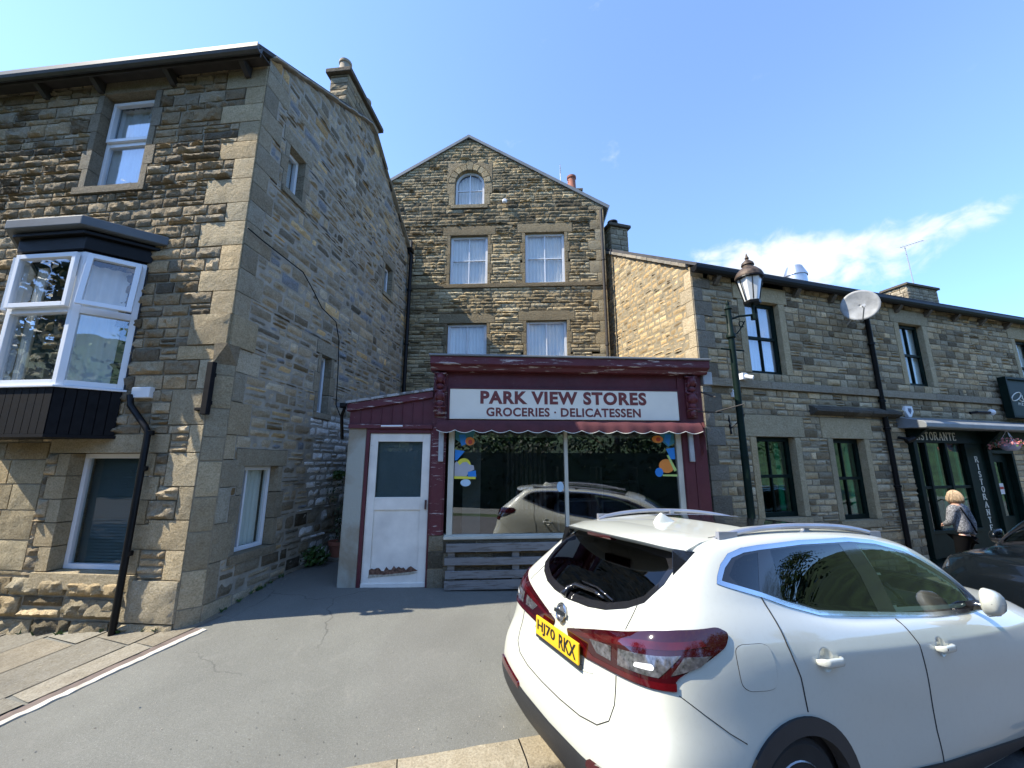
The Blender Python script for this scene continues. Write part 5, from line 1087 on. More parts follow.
# ================================================================== CARS
HALF = [  # rows from sill to roof; columns from rear centre round the side to front centre: (x, y, z)
 [(.14,0,.20),(.14,.40,.20),(.18,.68,.20),(.40,.80,.18),(.97,.83,.15),(1.5,.83,.14),(2.25,.83,.13),(3.0,.83,.13),(3.7,.81,.16),(4.12,.68,.20),(4.27,.40,.22),(4.30,0,.22)],
 [(.03,0,.36),(.035,.42,.36),(.07,.73,.36),(.27,.875,.35),(.97,.895,.33),(1.5,.87,.30),(2.25,.87,.28),(3.0,.875,.28),(3.75,.88,.32),(4.18,.72,.36),(4.34,.42,.38),(4.38,0,.38)],
 [(.00,0,.50),(.005,.43,.50),(.045,.745,.50),(.25,.885,.50),(.97,.905,.48),(1.5,.88,.46),(2.25,.88,.45),(3.0,.885,.45),(3.75,.885,.47),(4.2,.72,.52),(4.36,.42,.54),(4.39,0,.54)],
 [(.02,0,.66),(.025,.44,.66),(.06,.74,.66),(.26,.875,.66),(.97,.90,.66),(1.5,.885,.63),(2.25,.885,.62),(3.0,.885,.62),(3.75,.885,.63),(4.17,.70,.68),(4.33,.42,.70),(4.36,0,.70)],
 [(.065,0,.80),(.07,.44,.80),(.105,.71,.80),(.30,.855,.80),(.97,.895,.82),(1.5,.895,.80),(2.25,.893,.78),(3.0,.89,.77),(3.75,.87,.78),(4.12,.66,.80),(4.29,.40,.81),(4.32,0,.81)],
 [(.085,0,.95),(.09,.43,.95),(.125,.69,.96),(.33,.84,.98),(.97,.89,1.00),(1.5,.895,.97),(2.25,.888,.93),(3.0,.875,.90),(3.7,.83,.90),(4.05,.62,.90),(4.2,.38,.91),(4.23,0,.92)],
 [(.10,0,1.06),(.11,.42,1.065),(.16,.665,1.09),(.38,.81,1.13),(.97,.845,1.13),(1.5,.855,1.07),(2.25,.85,1.02),(3.05,.835,.98),(3.68,.77,.97),(3.90,.58,.99),(3.98,.36,1.01),(4.0,0,1.02)],
 [(.17,0,1.13),(.18,.41,1.14),(.24,.63,1.18),(.46,.75,1.25),(.97,.795,1.22),(1.5,.81,1.12),(2.25,.81,1.07),(3.10,.795,1.02),(3.58,.71,1.03),(3.67,.54,1.055),(3.71,.34,1.07),(3.73,0,1.08)],
 [(.33,0,1.29),(.345,.40,1.295),(.40,.61,1.32),(.57,.70,1.36),(.97,.745,1.36),(1.5,.757,1.30),(2.25,.755,1.26),(3.02,.735,1.22),(3.36,.67,1.19),(3.43,.51,1.205),(3.46,.33,1.22),(3.47,0,1.23)],
 [(.50,0,1.43),(.51,.40,1.435),(.56,.59,1.45),(.69,.66,1.475),(1.02,.695,1.488),(1.5,.705,1.49),(2.15,.70,1.475),(2.82,.685,1.405),(3.08,.62,1.34),(3.14,.48,1.355),(3.17,.31,1.37),(3.18,0,1.375)],
 [(.60,0,1.525),(.605,.38,1.522),(.65,.54,1.52),(.77,.60,1.53),(1.08,.635,1.553),(1.5,.645,1.565),(2.05,.64,1.555),(2.58,.61,1.51),(2.78,.55,1.475),(2.83,.43,1.485),(2.85,.28,1.495),(2.86,0,1.50)],
 [(.80,0,1.56),(.81,.28,1.558),(.86,.38,1.556),(.95,.42,1.560),(1.15,.44,1.580),(1.5,.45,1.596),(1.95,.445,1.59),(2.30,.42,1.566),(2.42,.37,1.553),(2.46,.28,1.556),(2.48,.18,1.56),(2.49,0,1.562)],
 [(1.00,0,1.578),(1.03,0,1.58),(1.07,0,1.582),(1.13,0,1.588),(1.25,0,1.596),(1.5,0,1.606),(1.78,0,1.604),(1.98,0,1.598),(2.05,0,1.594),(2.10,0,1.592),(2.14,0,1.59),(2.18,0,1.587)]]
for j_, row_ in enumerate(HALF):      # a longer nose, a slightly wider body
    for i_, (x_, y_, z_) in enumerate(row_):
        dx = (0, .10, .42, .42, .42, .42)[max(0, i_-6)] if j_ < 6 else ((0, .0, .16, .40, .42, .42)[max(0, i_-6)] if j_ == 6 else 0)
        row_[i_] = (x_+dx, y_*1.025, z_)
def car_shell():
    nr, nc = len(HALF), 12; ring = 2*nc-2; tgt = []; idx = {}
    for j, row in enumerate(HALF):
        for i in range(ring):
            k, sg = (i, 1) if i < nc else (ring-i, -1)
            if j == nr-1 and sg < 0: idx[j, i] = idx[j, k]; continue
            x, y, z = row[k]; idx[j, i] = len(tgt); tgt.append(Vector((x, y*sg, z)))
    fs = [(idx[j, i], idx[j, (i+1) % ring], idx[j+1, (i+1) % ring], idx[j+1, i]) for j in range(nr-1) for i in range(ring)]
    P = [v.copy() for v in tgt]
    def ev(P, lv):
        me = bpy.data.meshes.new('t'); me.from_pydata([tuple(p) for p in P], [], fs)
        a = me.attributes.new('crease_edge', 'FLOAT', 'EDGE')
        rows = {}
        for (j, i), q in idx.items(): rows.setdefault(q, set()).add(j)
        for e_ in me.edges:
            c = rows[e_.vertices[0]] & rows[e_.vertices[1]]
            if 5 in c and all(tgt[v_].x > .5 and abs(tgt[v_].y) > .6 for v_ in e_.vertices): a.data[e_.index].value = .5
            if 7 in c: a.data[e_.index].value = .35
            if 0 in c: a.data[e_.index].value = .6
        o = bpy.data.objects.new('t', me); COL.objects.link(o); m = o.modifiers.new('s', 'SUBSURF'); m.levels = m.render_levels = lv; m.boundary_smooth = 'PRESERVE_CORNERS'
        dg = bpy.context.evaluated_depsgraph_get(); r_ = bpy.data.meshes.new_from_object(o.evaluated_get(dg)); bpy.data.objects.remove(o); bpy.data.meshes.remove(me); return r_
    for _ in range(3):
        q = ev(P, 2); P = [p+(t-q.vertices[i].co)*.8 for i, (p, t) in enumerate(zip(P, tgt))]; bpy.data.meshes.remove(q)
    me = ev(P, 4); bm = bmesh.new(); bm.from_mesh(me); bmesh.ops.recalc_face_normals(bm, faces=bm.faces)
    if sum(f.normal.z for f in bm.faces if f.calc_center_median().z > 1.5) < 0: bmesh.ops.reverse_faces(bm, faces=bm.faces)
    bm.to_mesh(me); bm.free(); me.polygons.foreach_set('use_smooth', [True]*len(me.polygons)); me.update(); return me
SHELL = car_shell()
VN = [v.normal.copy() for v in SHELL.vertices]; VC = [v.co.copy() for v in SHELL.vertices]; VF = [tuple(p.vertices) for p in SHELL.polygons]
BV = BVHTree.FromPolygons(VC, VF)
def nrm_at(fi, p):
    n = Vector(); 
    for v in VF[fi]: n += VN[v]/((VC[v]-p).length+1e-5)
    return n.normalized()
AX = 1.1
def proj(mode, a, b, sg=-1):
    if mode == 'side': o, d = Vector((a, sg*3, b)), Vector((0, -sg, 0))
    elif mode == 'rear': o, d = Vector((-3, a*(-sg), b)), Vector((1, 0, 0))
    elif mode == 'front': o, d = Vector((8, a, b)), Vector((-1, 0, 0))
    elif mode == 'top': o, d = Vector((a, b, 4)), Vector((0, 0, -1))
    else: u_ = Vector((-cos(a), sg*sin(a), 0)); o, d = Vector((AX, 0, b))+u_*4, -u_
    h, n, fi, dist = BV.ray_cast(o, d)
    if h is None: h, n, fi, dist = BV.find_nearest(o+d*(4-.9))
    return h, nrm_at(fi, h)
def par(mode, p):
    if mode == 'side': return (p.x, p.z)
    if mode == 'rear': return (p.y, p.z)
    if mode == 'top': return (p.x, p.y)
    return (math.atan2(abs(p.y), AX-p.x), p.z)
def dens(poly, st):
    out_ = []
    for (a, b), (c, d) in zip(poly, poly[1:]+poly[:1]):
        n = max(1, int(sqrt((c-a)**2+(d-b)**2)/st))
        out_ += [(a+(c-a)*k/n, b+(d-b)*k/n) for k in range(n)]
    return out_
def inside(p, poly):
    x, y = p; c = False
    for (x0, y0), (x1, y1) in zip(poly, poly[1:]+poly[:1]):
        if (y0 > y) != (y1 > y) and x < (x1-x0)*(y-y0)/(y1-y0)+x0: c = not c
    return c
def inset(poly, d):
    A = sum(x0*y1-x1*y0 for (x0, y0), (x1, y1) in zip(poly, poly[1:]+poly[:1])); sgn = 1 if A > 0 else -1; out_ = []; n = len(poly)
    for i in range(n):
        p, q, r_ = Vector(poly[i-1]), Vector(poly[i]), Vector(poly[(i+1) % n]); a, b = (q-p).normalized(), (r_-q).normalized()
        na, nb = Vector((-a.y, a.x))*sgn, Vector((-b.y, b.x))*sgn; m = (na+nb); m = m.normalized() if m.length > 1e-4 else na
        out_.append(tuple(q+m*d/max(.5, m.dot(na))))
    return out_
def rounded(poly, r_=.02, n=4):
    out_ = []; N_ = len(poly)
    for i in range(N_):
        p, q, s = Vector(poly[i-1]), Vector(poly[i]), Vector(poly[(i+1) % N_]); a, b = (p-q), (s-q); k = min(r_, a.length*.45, b.length*.45); A, B = q+a.normalized()*k, q+b.normalized()*k
        for t in range(n+1): t /= n; out_.append(tuple(A*(1-t)**2+q*2*t*(1-t)+B*t*t))
    return out_
def patch(name, poly, mode, mat, parent, off=.003, st=.022, holes=(), sg=-1, skirt=.006, crease=None):
    outer = dens(poly, st); hs = [dens(h, st) for h in holes]; pts = list(outer); loops = [list(range(len(outer)))]
    for h in hs: loops.append(list(range(len(pts), len(pts)+len(h)))); pts += h
    edges = [(l[i], l[(i+1) % len(l)]) for l in loops for i in range(len(l))]
    xs = [p[0] for p in poly]; ys = [p[1] for p in poly]; x = min(xs)+st/2; nb = len(pts)
    ino = inset(outer, st*.45)
    while x < max(xs):
        y = min(ys)+st/2
        while y < max(ys):
            if inside((x, y), ino) and not any(inside((x, y), h) for h in hs): pts.append((x, y))
            y += st
        x += st
    vs, es, fs, *_ = delaunay_2d_cdt([Vector(p) for p in pts], edges, [], 0, 1e-6)
    V = []; N_ = []
    for v in vs: p, n = proj(mode, v.x, v.y, sg); V.append(p+n*off); N_.append(n)
    keep = []
    for f in fs:
        c = sum((vs[i] for i in f), Vector((0, 0)))/len(f)
        if inside(c, outer) and not any(inside(c, h) for h in hs):
            f = list(f); nn = (V[f[1]]-V[f[0]]).cross(V[f[2]]-V[f[0]])
            if nn.length < 1e-10: continue
            if nn.dot(N_[f[0]]) < 0: f.reverse()
            keep.append(tuple(f))
    ec = {}
    for f in keep:
        for a, b in zip(f, f[1:]+f[:1]): ec[(a, b)] = ec.get((a, b), 0)+1
    nV = len(V); mp_ = {}
    if skirt:
        for (a, b) in [e_ for e_ in ec if (e_[1], e_[0]) not in ec]:
            for q in (a, b):
                if q not in mp_: mp_[q] = len(V); V.append(V[q]-N_[q]*(skirt+off)); N_.append(N_[q])
            keep.append((b, a, mp_[a], mp_[b]))
    me = bpy.data.meshes.new(name); me.from_pydata([tuple(v) for v in V], [], keep); me.materials.append(mat)
    me.polygons.foreach_set('use_smooth', [True]*len(me.polygons)); me.normals_split_custom_set_from_vertices([tuple(n) for n in N_])
    o = bpy.data.objects.new(name, me); COL.objects.link(o); o.parent = parent; return o
def seam(name, pts, mode, parent, mat, r_=.0035, sg=-1, sub=6, closed=False, off=0.):
    P = [];
    if closed: pts = list(pts)+[pts[0]]
    for (a, b), (c, d) in zip(pts, pts[1:]):
        for k in range(sub): P.append(proj(mode, a+(c-a)*k/sub, b+(d-b)*k/sub, sg))
    P.append(proj(mode, *pts[-1], sg)); m = MB(); m.tube([p+n*off for p, n in P], r_, 6); return obj(name, m, mat, parent, smooth=True, local=True)
def paint(name, col, metal=0., rough=.35, flake=.0):
    s = M(name); g = s.n('ShaderNodeNewGeometry'); c = s.mix(g.outputs['Backfacing'], col, (.02, .02, .02))
    c = s.mix(s.ramp(s.noise(26, 7, .75), .52, .74, 0, .10 if col[0] > .1 else 0), c, (.25, .21, .15)); n1 = s.noise(1.3, 3); r_ = s.ramp(n1, .3, .7, rough*.9, rough*1.1)
    return s.set(col=c, rough=r_, metal=metal, coat=.9 if col[0] > .1 else .35, coatr=.035, spec=.5 if col[0] > .1 else .3)
CM = dict(seam=simple('panel_gap', (.02, .02, .02), .9), clad=simple('black_plastic_cladding', (.022, .023, .025), .55, var=.15, bump=.15, bscale=400), chrome=simple('satin_chrome', (.62, .65, .70), .22, metal=1., var=.03), gblack=simple('gloss_black_trim', (.012, .012, .014), .12, coat=.5),
 tyre=simple('tyre_rubber', (.02, .02, .02), .85, var=.2, bump=.3), alloy=simple('alloy_rim', (.35, .36, .37), .3, metal=.8), cabin=simple('cabin_trim', (.025, .025, .028), .8), seat=simple('seat_fabric', (.045, .045, .05), .9, var=.3, bump=.2), red=simple('lamp_red', (.06, .002, .004), .08, coat=1., var=.3, scale=9),
 dred=simple('lamp_dark_red', (.030, .002, .004), .06, coat=1.), clear=simple('lamp_clear_lens', (.14, .14, .15), .10, metal=.5, coat=1., var=.7, scale=40), white_lens=simple('lamp_white_lens', (.65, .66, .66), .15, coat=1.), plate_y=simple('yellow_number_plate', (.72, .44, .015), .35, var=.04), ink=simple('plate_black_ink', (.01, .01, .01), .5),
 rail=simple('silver_roof_rail', (.38, .39, .43), .38, metal=.6), heat=simple('grey_badge', (.55, .56, .58), .2, metal=1.))
CM['privacy'] = glass_mat('privacy_glass', (.05, .05, .055), .07); CM['carglass'] = glass_mat('clear_car_glass', (.50, .58, .52), .07)
def pose_mat(x, y, yaw, z, pt, rl):
    yaw, pt, rl = radians(yaw), radians(pt), radians(rl); Fv = Vector((cos(yaw)*cos(pt), sin(yaw)*cos(pt), sin(pt))); L = Vector((-sin(yaw), cos(yaw), 0)); U = Fv.cross(L)
    L, U = L*cos(rl)+U*sin(rl), U*cos(rl)-L*sin(rl)
    return Matrix(((Fv.x, L.x, U.x, x), (Fv.y, L.y, U.y, y), (Fv.z, L.z, U.z, z), (0, 0, 0, 1)))
POSE = pose_mat(.195, 2.70, 24.0, CZ-1.943, -3.0, -1.0)
OUT = [(.60,1.335),(.625,1.37),(.68,1.425),(.76,1.475),(.87,1.502),(1.01,1.515),(1.39,1.536),(1.92,1.542),(2.24,1.52),(2.59,1.46),(2.78,1.395),(3.08,1.275),(3.30,1.16),(3.44,1.08),(3.44,1.035),(3.11,1.015),(2.54,1.04),(2.06,1.08),(1.66,1.115),(1.3,1.15),(1.05,1.21),(.87,1.265),(.65,1.32)]
QG = [(.70,1.37),(.785,1.44),(.87,1.465),(.98,1.478),(.865,1.285),(.74,1.325)]
RG = [(1.09,1.488),(1.36,1.503),(1.79,1.508),(1.88,1.33),(1.91,1.115),(1.66,1.142),(1.43,1.165),(1.33,1.18),(1.03,1.245)]
FG = [(1.99,1.505),(2.25,1.485),(2.45,1.45),(2.68,1.37),(2.98,1.25),(3.18,1.15),(3.22,1.06),(3.03,1.052),(2.11,1.10),(2.09,1.31)]
LAMP = [(.07,.965),(.33,1.04),(.52,1.09),(.65,1.13),(.75,1.15),(.92,1.165),(.975,1.14),(.95,1.09),(.86,1.04),(.78,1.0),(.74,.97),(.73,.925),(.64,.915),(.49,.90),(.28,.88),(.13,.885)]
RWH = [(0,1.105),(.20,1.115),(.34,1.135),(.47,1.175),(.55,1.22),(.585,1.31),(.575,1.40),(.50,1.45),(.25,1.465),(0,1.468)]
SEAM1 = [(.865,1.27),(.88,1.21),(.89,1.13),(.895,1.06),(.91,1.0),(.94,.92),(.96,.77)]
SEAM2 = [(2.06,1.07),(2.12,.94),(2.15,.7),(2.17,.47),(2.2,.33),(2.21,.25)]
FLAP = [(.535,1.03),(.54,1.075),(.58,1.09),(.72,1.085),(.76,1.07),(.775,1.01),(.77,.93),(.75,.90),(.70,.895),(.58,.905),(.54,.93),(.535,.98)]
BSEAM = [(.21,.91),(.31,.84),(.43,.76),(.52,.71)]
AW = (.87, 3.93)       # axles
def arch(cx, a, b, t0=-.25, n=30): return [(cx+a*cos(t_), .33+b*sin(t_)) for t_ in lin(t0, pi-t0, n)]
def cut_shell():
    bm = bmesh.new(); bm.from_mesh(SHELL); kill = []
    sides = [inset(p, .022) for p in (QG, RG, FG)]; rw = inset(RWH+[(-a, b) for a, b in RWH[-2:0:-1]], .022)
    for f in bm.faces:
        c = f.calc_center_median()
        if abs(c.y) > .45 and any(inside((c.x, c.z), p) for p in sides): kill.append(f)
        elif c.x < .75 and c.z > 1.08 and inside((c.y, c.z), rw): kill.append(f)
        elif c.x > 2.6 and inside((c.y, c.z), inset(WSP, .022)): kill.append(f)
        elif abs(c.y) > .45 and any(((c.x-x)/.43)**2+((c.z-.33)/.385)**2 < 1 for x in AW): kill.append(f)
    bmesh.ops.delete(bm, geom=kill, context='FACES'); me = SHELL.copy(); bm.to_mesh(me); bm.free(); me.name = 'body'; return me
WSP = [(0, 1.12),(.40,1.11),(.60,1.07),(.68,1.10),(.635,1.24),(.58,1.36),(.50,1.455),(.25,1.475),(0,1.478),(-.25,1.475),(-.50,1.455),(-.58,1.36),(-.635,1.24),(-.68,1.10),(-.60,1.07),(-.40,1.11)]
def wheel(parent, x, sg):
    y = sg*.80; c = Vector((x, y, .335)); ax = Vector((0, sg, 0)); m = MB()
    m.lathe(c, [(.235, -.10), (.30, -.115), (.325, -.10), (.335, -.07), (.335, .05), (.325, .085), (.30, .10), (.235, .09)], 44, axis=ax)
    for k in range(44):
        for o_ in (-.06, -.02, .02):
            t_ = 2*pi*(k+.3*(o_ > 0))/44; a_, b_ = Vector((cos(t_), 0, sin(t_))), Vector((-sin(t_), 0, cos(t_))); p = c+a_*.336+ax*o_; q = [p-b_*.016-ax*.015, p+b_*.016-ax*.015, p+b_*.016+ax*.015, p-b_*.016+ax*.015]
            m.hexa(q+[v+a_*.008 for v in q])
    w_ = obj('wheel', m, CM['tyre'], parent, local=True, angle=35); m = MB()
    m.lathe(c, [(.235, .085), (.225, .095), (.215, .06), (.21, -.05)], 40, axis=ax); m.lathe(c, [(.0, .05), (.055, .06), (.06, .04)], 16, axis=ax)
    for k in range(5):
        t_ = 2*pi*k/5+.3; a_, b_ = Vector((cos(t_), 0, sin(t_))), Vector((-sin(t_), 0, cos(t_)))
        for q in (-1, 1):
            p0, p1 = c+a_*.05+b_*q*.012+ax*.05, c+a_*.222+b_*q*.055+ax*.075; s_ = b_*.014; m.hexa([p0-s_, p0+s_, p0+s_+ax*-.03, p0-s_-ax*.03, p1-s_, p1+s_, p1+s_-ax*.03, p1-s_-ax*.03])
    m.lathe(c+ax*-.02, [(.0, 0), (.205, 0), (.205, .004)], 30, axis=ax)
    obj('rim', m, CM['alloy'], w_, local=True, angle=30)
def make_car(name, label, pnt, pose, full=True):
    t = thing(name, label, 'car'); t.matrix_world = pose
    me = cut_shell(); me.materials.clear(); me.materials.append(pnt); b = bpy.data.objects.new('body', me); COL.objects.link(b); b.parent = t
    L = dict(local=True)
    for sg in (-1, 1):
        kw = dict(sg=sg); oi = inset(OUT, .024)
        patch('window_trim', OUT, 'side', CM['chrome'], t, .004, holes=[oi], st=.014, **kw)
        patch('window_pillar', inset(OUT, .023), 'side', CM['gblack'], t, .0025, holes=[QG, RG, FG], st=.018, **kw)
        patch('side_window', QG, 'side', CM['privacy'], t, .0015, st=.03, skirt=0, **kw); patch('side_window', RG, 'side', CM['privacy'], t, .0015, st=.03, skirt=0, **kw); patch('side_window', FG, 'side', CM['carglass'], t, .0015, st=.03, skirt=0, **kw)
        lm = patch('tail_lamp', rounded(LAMP, .02), 'rad', CM['dred'], t, .010, st=.018, skirt=.014, **kw)
        patch('lamp_band', [(.12,.965),(.34,1.02),(.60,1.085),(.84,1.12),(.86,1.095),(.60,1.055),(.36,.995),(.20,.965)], 'rad', CM['red'], lm, .0115, st=.016, skirt=0, **kw)
        patch('lamp_band', [(.13,.955),(.20,.955),(.33,.912),(.52,.93),(.74,.955),(.74,.925),(.62,.918),(.48,.905),(.29,.89),(.15,.895)], 'rad', CM['red'], lm, .0115, st=.016, skirt=0, **kw)
        patch('reverse_lamp', [(.30,.985),(.46,1.01),(.46,.945),(.36,.94)], 'rad', CM['clear'], lm, .012, st=.016, skirt=0, **kw)
        patch('reverse_lamp', [(.50,1.015),(.76,1.06),(.68,.965),(.50,.945)], 'rad', CM['clear'], lm, .012, st=.016, skirt=0, **kw)
        patch('bulb', rounded([(.58,.975),(.66,.985),(.665,1.0),(.655,1.01),(.585,.995)], .008), 'rad', CM['white_lens'], lm, .0128, st=.012, skirt=0, **kw)
        patch('reverse_lamp', [(.77,1.055),(.88,1.06),(.83,1.02),(.72,.98)], 'rad', CM['clear'], lm, .012, st=.016, skirt=0, **kw)
        seam('panel_gap', SEAM1, 'side', t, CM['seam'], .0042, sg); seam('panel_gap', SEAM2, 'side', t, CM['seam'], .0042, sg); seam('panel_gap', BSEAM, 'side', t, CM['seam'], .0022, sg)
        seam('panel_gap', [(.55,1.205),(.535,1.15),(.52,1.10)], 'rad', t, CM['seam'], .0032, sg); seam('panel_gap', [(.485,.89),(.485,.77),(.465,.70),(.40,.65),(.28,.625),(.1,.615),(0,.615)], 'rad', t, CM['seam'], .0032, sg)
        seam('crease', [(.0,1.0),(.20,.985),(.24,.97),(.33,.83),(.26,.815),(0,.81)], 'rad', t, pnt, .004, sg, 8)
        if sg < 0: patch('fuel_flap', rounded(FLAP, .03), 'side', pnt, t, .003, st=.03, skirt=.002, sg=sg); seam('panel_gap', rounded(FLAP, .03), 'side', t, CM['seam'], .0026, sg, 2, closed=True)
        for k, cx in enumerate(AW): patch('wheel_arch', arch(cx, .475, .43)+arch(cx, .395, .355)[::-1], 'side', CM['clad'], t, .014, st=.025, skirt=.05, sg=sg); wheel(t, cx, sg)
        patch('sill_cladding', [(1.32,.16),(3.46,.16),(3.46,.22),(2.2,.30),(1.72,.35),(1.34,.44)], 'side', CM['clad'], t, .012, st=.05, skirt=.03, sg=sg)
        patch('bumper_cladding', [(0,.22),(.35,.22),(.75,.22),(1.02,.24),(1.08,.50),(.8,.50),(.52,.485),(.30,.465),(0,.455)], 'rad', CM['clad'], t, .014, st=.03, skirt=.03, sg=sg)
        patch('fog_lamp', rounded([(.35,.455),(.62,.49),(.64,.525),(.58,.53),(.36,.49)], .01), 'rad', CM['red'], t, .017, st=.02, skirt=.02, sg=sg)
        for k, (hx, hz) in enumerate(((1.16, .975), (2.38, .90))):
            dz = -.006; P = []; 
            for i in range(13):
                u_ = i/12; p, n = proj('side', hx-.085+.19*u_, hz+dz*u_, sg); P.append(p+n*(.004+.034*min(1, sin(pi*u_)*2.2)))
            m = MB(); vs = []
            for i, p in enumerate(P):
                w_ = .019+.004*sin(pi*i/12) if 0 < i < 12 else .012
                for q in range(10): t_ = 2*pi*q/10; vs.append(p+Vector((0, cos(t_)*.010, sin(t_)*w_)))
            m.add(vs, [(i*10+q, i*10+(q+1) % 10, (i+1)*10+(q+1) % 10, (i+1)*10+q) for i in range(12) for q in range(10)]+[tuple(range(10)), tuple(range(120, 130))]); h_ = obj('door_handle', m, pnt, t, smooth=True, local=True)
            cup = patch('handle_recess', [(hx+.062*cos(t_), hz+.056*sin(t_)) for t_ in lin(0, 2*pi, 28)[:-1]], 'side', pnt, h_, .0022, st=.007, sg=sg, skirt=.002)
            p0_, n0_ = proj('side', hx, hz, sg); NN = []
            for v in cup.data.vertices:
                d_ = (v.co-p0_)/.06; rr_ = min(1, d_.length); _, nn_ = proj('side', v.co.x, v.co.z, sg); NN.append(tuple((nn_-d_*1.5*(1-rr_**6)*rr_**.6).normalized()))
            cup.data.normals_split_custom_set_from_vertices(NN)
            if k and sg < 0: p, n = proj('side', hx-.045, hz, sg); m = MB(); m.lathe(p+n*.046, [(.008, 0), (.008, .002)], 12, axis=n); obj('key_lock', m, CM['gblack'], h_, local=True)
        # door mirror
        p, n = proj('side', 3.16, 1.05, sg); m = MB(); c = Vector((3.06, sg*.945, 1.125)); vs = []       # folded in against the door glass
        for j in range(13):
            v = j/12; xx = (v-.5)*2; pr = max(.02, (1-abs(xx)**3.4))**.5
            for i in range(16):
                t_ = 2*pi*i/16; yo = .080*pr*(cos(t_) if cos(t_) > 0 else .35*cos(t_)); zo = .090*pr*(abs(sin(t_))**.7)*(1 if sin(t_) > 0 else -1)*(1-.10*xx); vs.append(c+Vector((xx*.14, sg*(yo-.015*xx), zo-.012*xx)))
        m.add(vs, [(j*16+i, j*16+(i+1) % 16, (j+1)*16+(i+1) % 16, (j+1)*16+i) for j in range(12) for i in range(16)]+[tuple(range(16)), tuple(range(192, 208))]); dm = obj('door_mirror', m, pnt, t, smooth=True, local=True)
        m = MB(); m.tube([p-n*.01, p+n*.05+Vector((.02, 0, .0)), c+Vector((.13, -sg*.0, -.055)), c+Vector((.09, sg*.0, -.075)), c+Vector((-.03, 0, -.082))], [.035, .035, .03, .03, .015], 8); obj('mirror_foot', m, CM['gblack'], dm, smooth=True, local=True)
        m = MB(); m.tube([c+Vector((xx*.132, sg*(.074*(1-abs(xx)**3.4)**.5-.015*xx), -.006-.012*xx)) for xx in lin(-.92, .92, 12)], .0055, 6); obj('mirror_strip', m, CM['gblack'], dm, local=True)
        # roof rail
        m = MB(); P = []
        for i in range(25):
            u_ = i/24; x_ = .80+1.75*u_; p, n = proj('top', x_, sg*(.585+.035*sin(pi*u_))); h_ = .034*min(1, sin(pi*u_)**.5*1.05) if 0 < u_ < 1 else -.005; P.append(p+Vector((0, 0, h_)))
        vs = []
        for p in P:
            for q in range(8): t_ = 2*pi*q/8; vs.append(p+Vector((0, cos(t_)*.018, sin(t_)*.017)))
        m.add(vs, [(i*8+q, i*8+(q+1) % 8, (i+1)*8+(q+1) % 8, (i+1)*8+q) for i in range(24) for q in range(8)]+[tuple(range(8)), tuple(range(192, 200))])
        for x_, w_ in ((.80, .16), (1.62, .05), (2.40, .14)):
            p, n = proj('top', x_+w_/2, sg*.60); m.wbox((x_, p.y-.012, p.z-.02), (x_+w_, p.y+.012, p.z+.035))
        obj('roof_rail', m, CM['rail'], t, local=True, angle=40)
        seam('roof_seam', [(.78, .55*sg), (1.5, .57*sg), (2.6, .55*sg)], 'top', t, CM['seam'], .003)
        # front lamp
        patch('headlamp', [(4.28-.46,.86),(4.05,.80),(4.16,.74),(3.75,.80)] if 0 else [(4.22,.90),(4.48,.86),(4.58,.80),(4.52,.74),(4.38,.76),(4.20,.84)], 'side', CM['clear'], t, .006, st=.03, sg=sg)
    RWP = RWH+[(-a, b_) for a, b_ in RWH[-2:0:-1]]
    patch('rear_window', inset(RWP, .0), 'rear', CM['privacy'], t, .002, st=.035, skirt=0)
    patch('window_border', inset(RWP, -.004), 'rear', CM['gblack'], t, .0035, holes=[inset(RWP, .030)], st=.02, skirt=.003)
    wl = [(a, b_) for a, b_ in WSP]; patch('windscreen', wl, 'front', CM['carglass'], t, .002, st=.04, skirt=0); patch('window_border', inset(wl, -.004), 'front', CM['gblack'], t, .0035, holes=[inset(wl, .03)], st=.025, skirt=.003)
    # spoiler over the rear window
    m = MB(); prof = []; n = 24; vs = []
    for i in range(n+1):
        y = -.60+1.20*i/n; e_ = abs(y)/.60; xe = .36+.13*e_**2.5+.10*max(0, e_-.9)*5; p, _ = proj('top', .74+.02*e_, y*.97); q, _ = proj('top', .62, y*.94)
        zt = 1.512-.030*e_**3; vs += [p+Vector((.02, 0, .002)), Vector(((p.x+xe)/2, y, (p.z+zt)/2+.014)), Vector((xe, y, zt)), Vector((xe+.012, y, zt-.018)), Vector((xe+.10, y*.985, zt-.040)), Vector((.66, y*.96, 1.46))]
    m.add(vs, [(i*6+k, i*6+(k+1) % 6, (i+1)*6+(k+1) % 6, (i+1)*6+k) for i in range(n) for k in range(6)]+[tuple(range(6)), tuple(range(n*6, n*6+6))]); sp = obj('spoiler', m, pnt, t, local=True, angle=50)
    m = MB()
    for i in range(8): y0, y1 = -.13+.26*i/8, -.13+.26*(i+1)/8; m.hexa([(.375, y0, 1.478), (.375, y1, 1.478), (.42, y1, 1.472), (.42, y0, 1.472), (.368, y0, 1.494), (.368, y1, 1.494), (.42, y1, 1.494), (.42, y0, 1.494)])
    obj('brake_lamp', m, CM['red'], sp, local=True)
    for sg in (-1, 1):      # gloss black blades beside the glass
        m = MB(); m.add([Vector(v) for v in ((.46, sg*.575, 1.482), (.60, sg*.618, 1.478), (.555, sg*.628, 1.40), (.43, sg*.600, 1.34))]+[Vector(v) for v in ((.50, sg*.55, 1.48), (.64, sg*.60, 1.475), (.60, sg*.61, 1.39), (.46, sg*.585, 1.34))], [(0, 1, 2, 3), (4, 5, 6, 7), (0, 1, 5, 4), (1, 2, 6, 5), (2, 3, 7, 6), (3, 0, 4, 7)]); obj('window_blade', m, CM['gblack'], t, local=True, bevel=.004)
    # fin
    m = MB(); p, _ = proj('top', .92, 0); vs = []
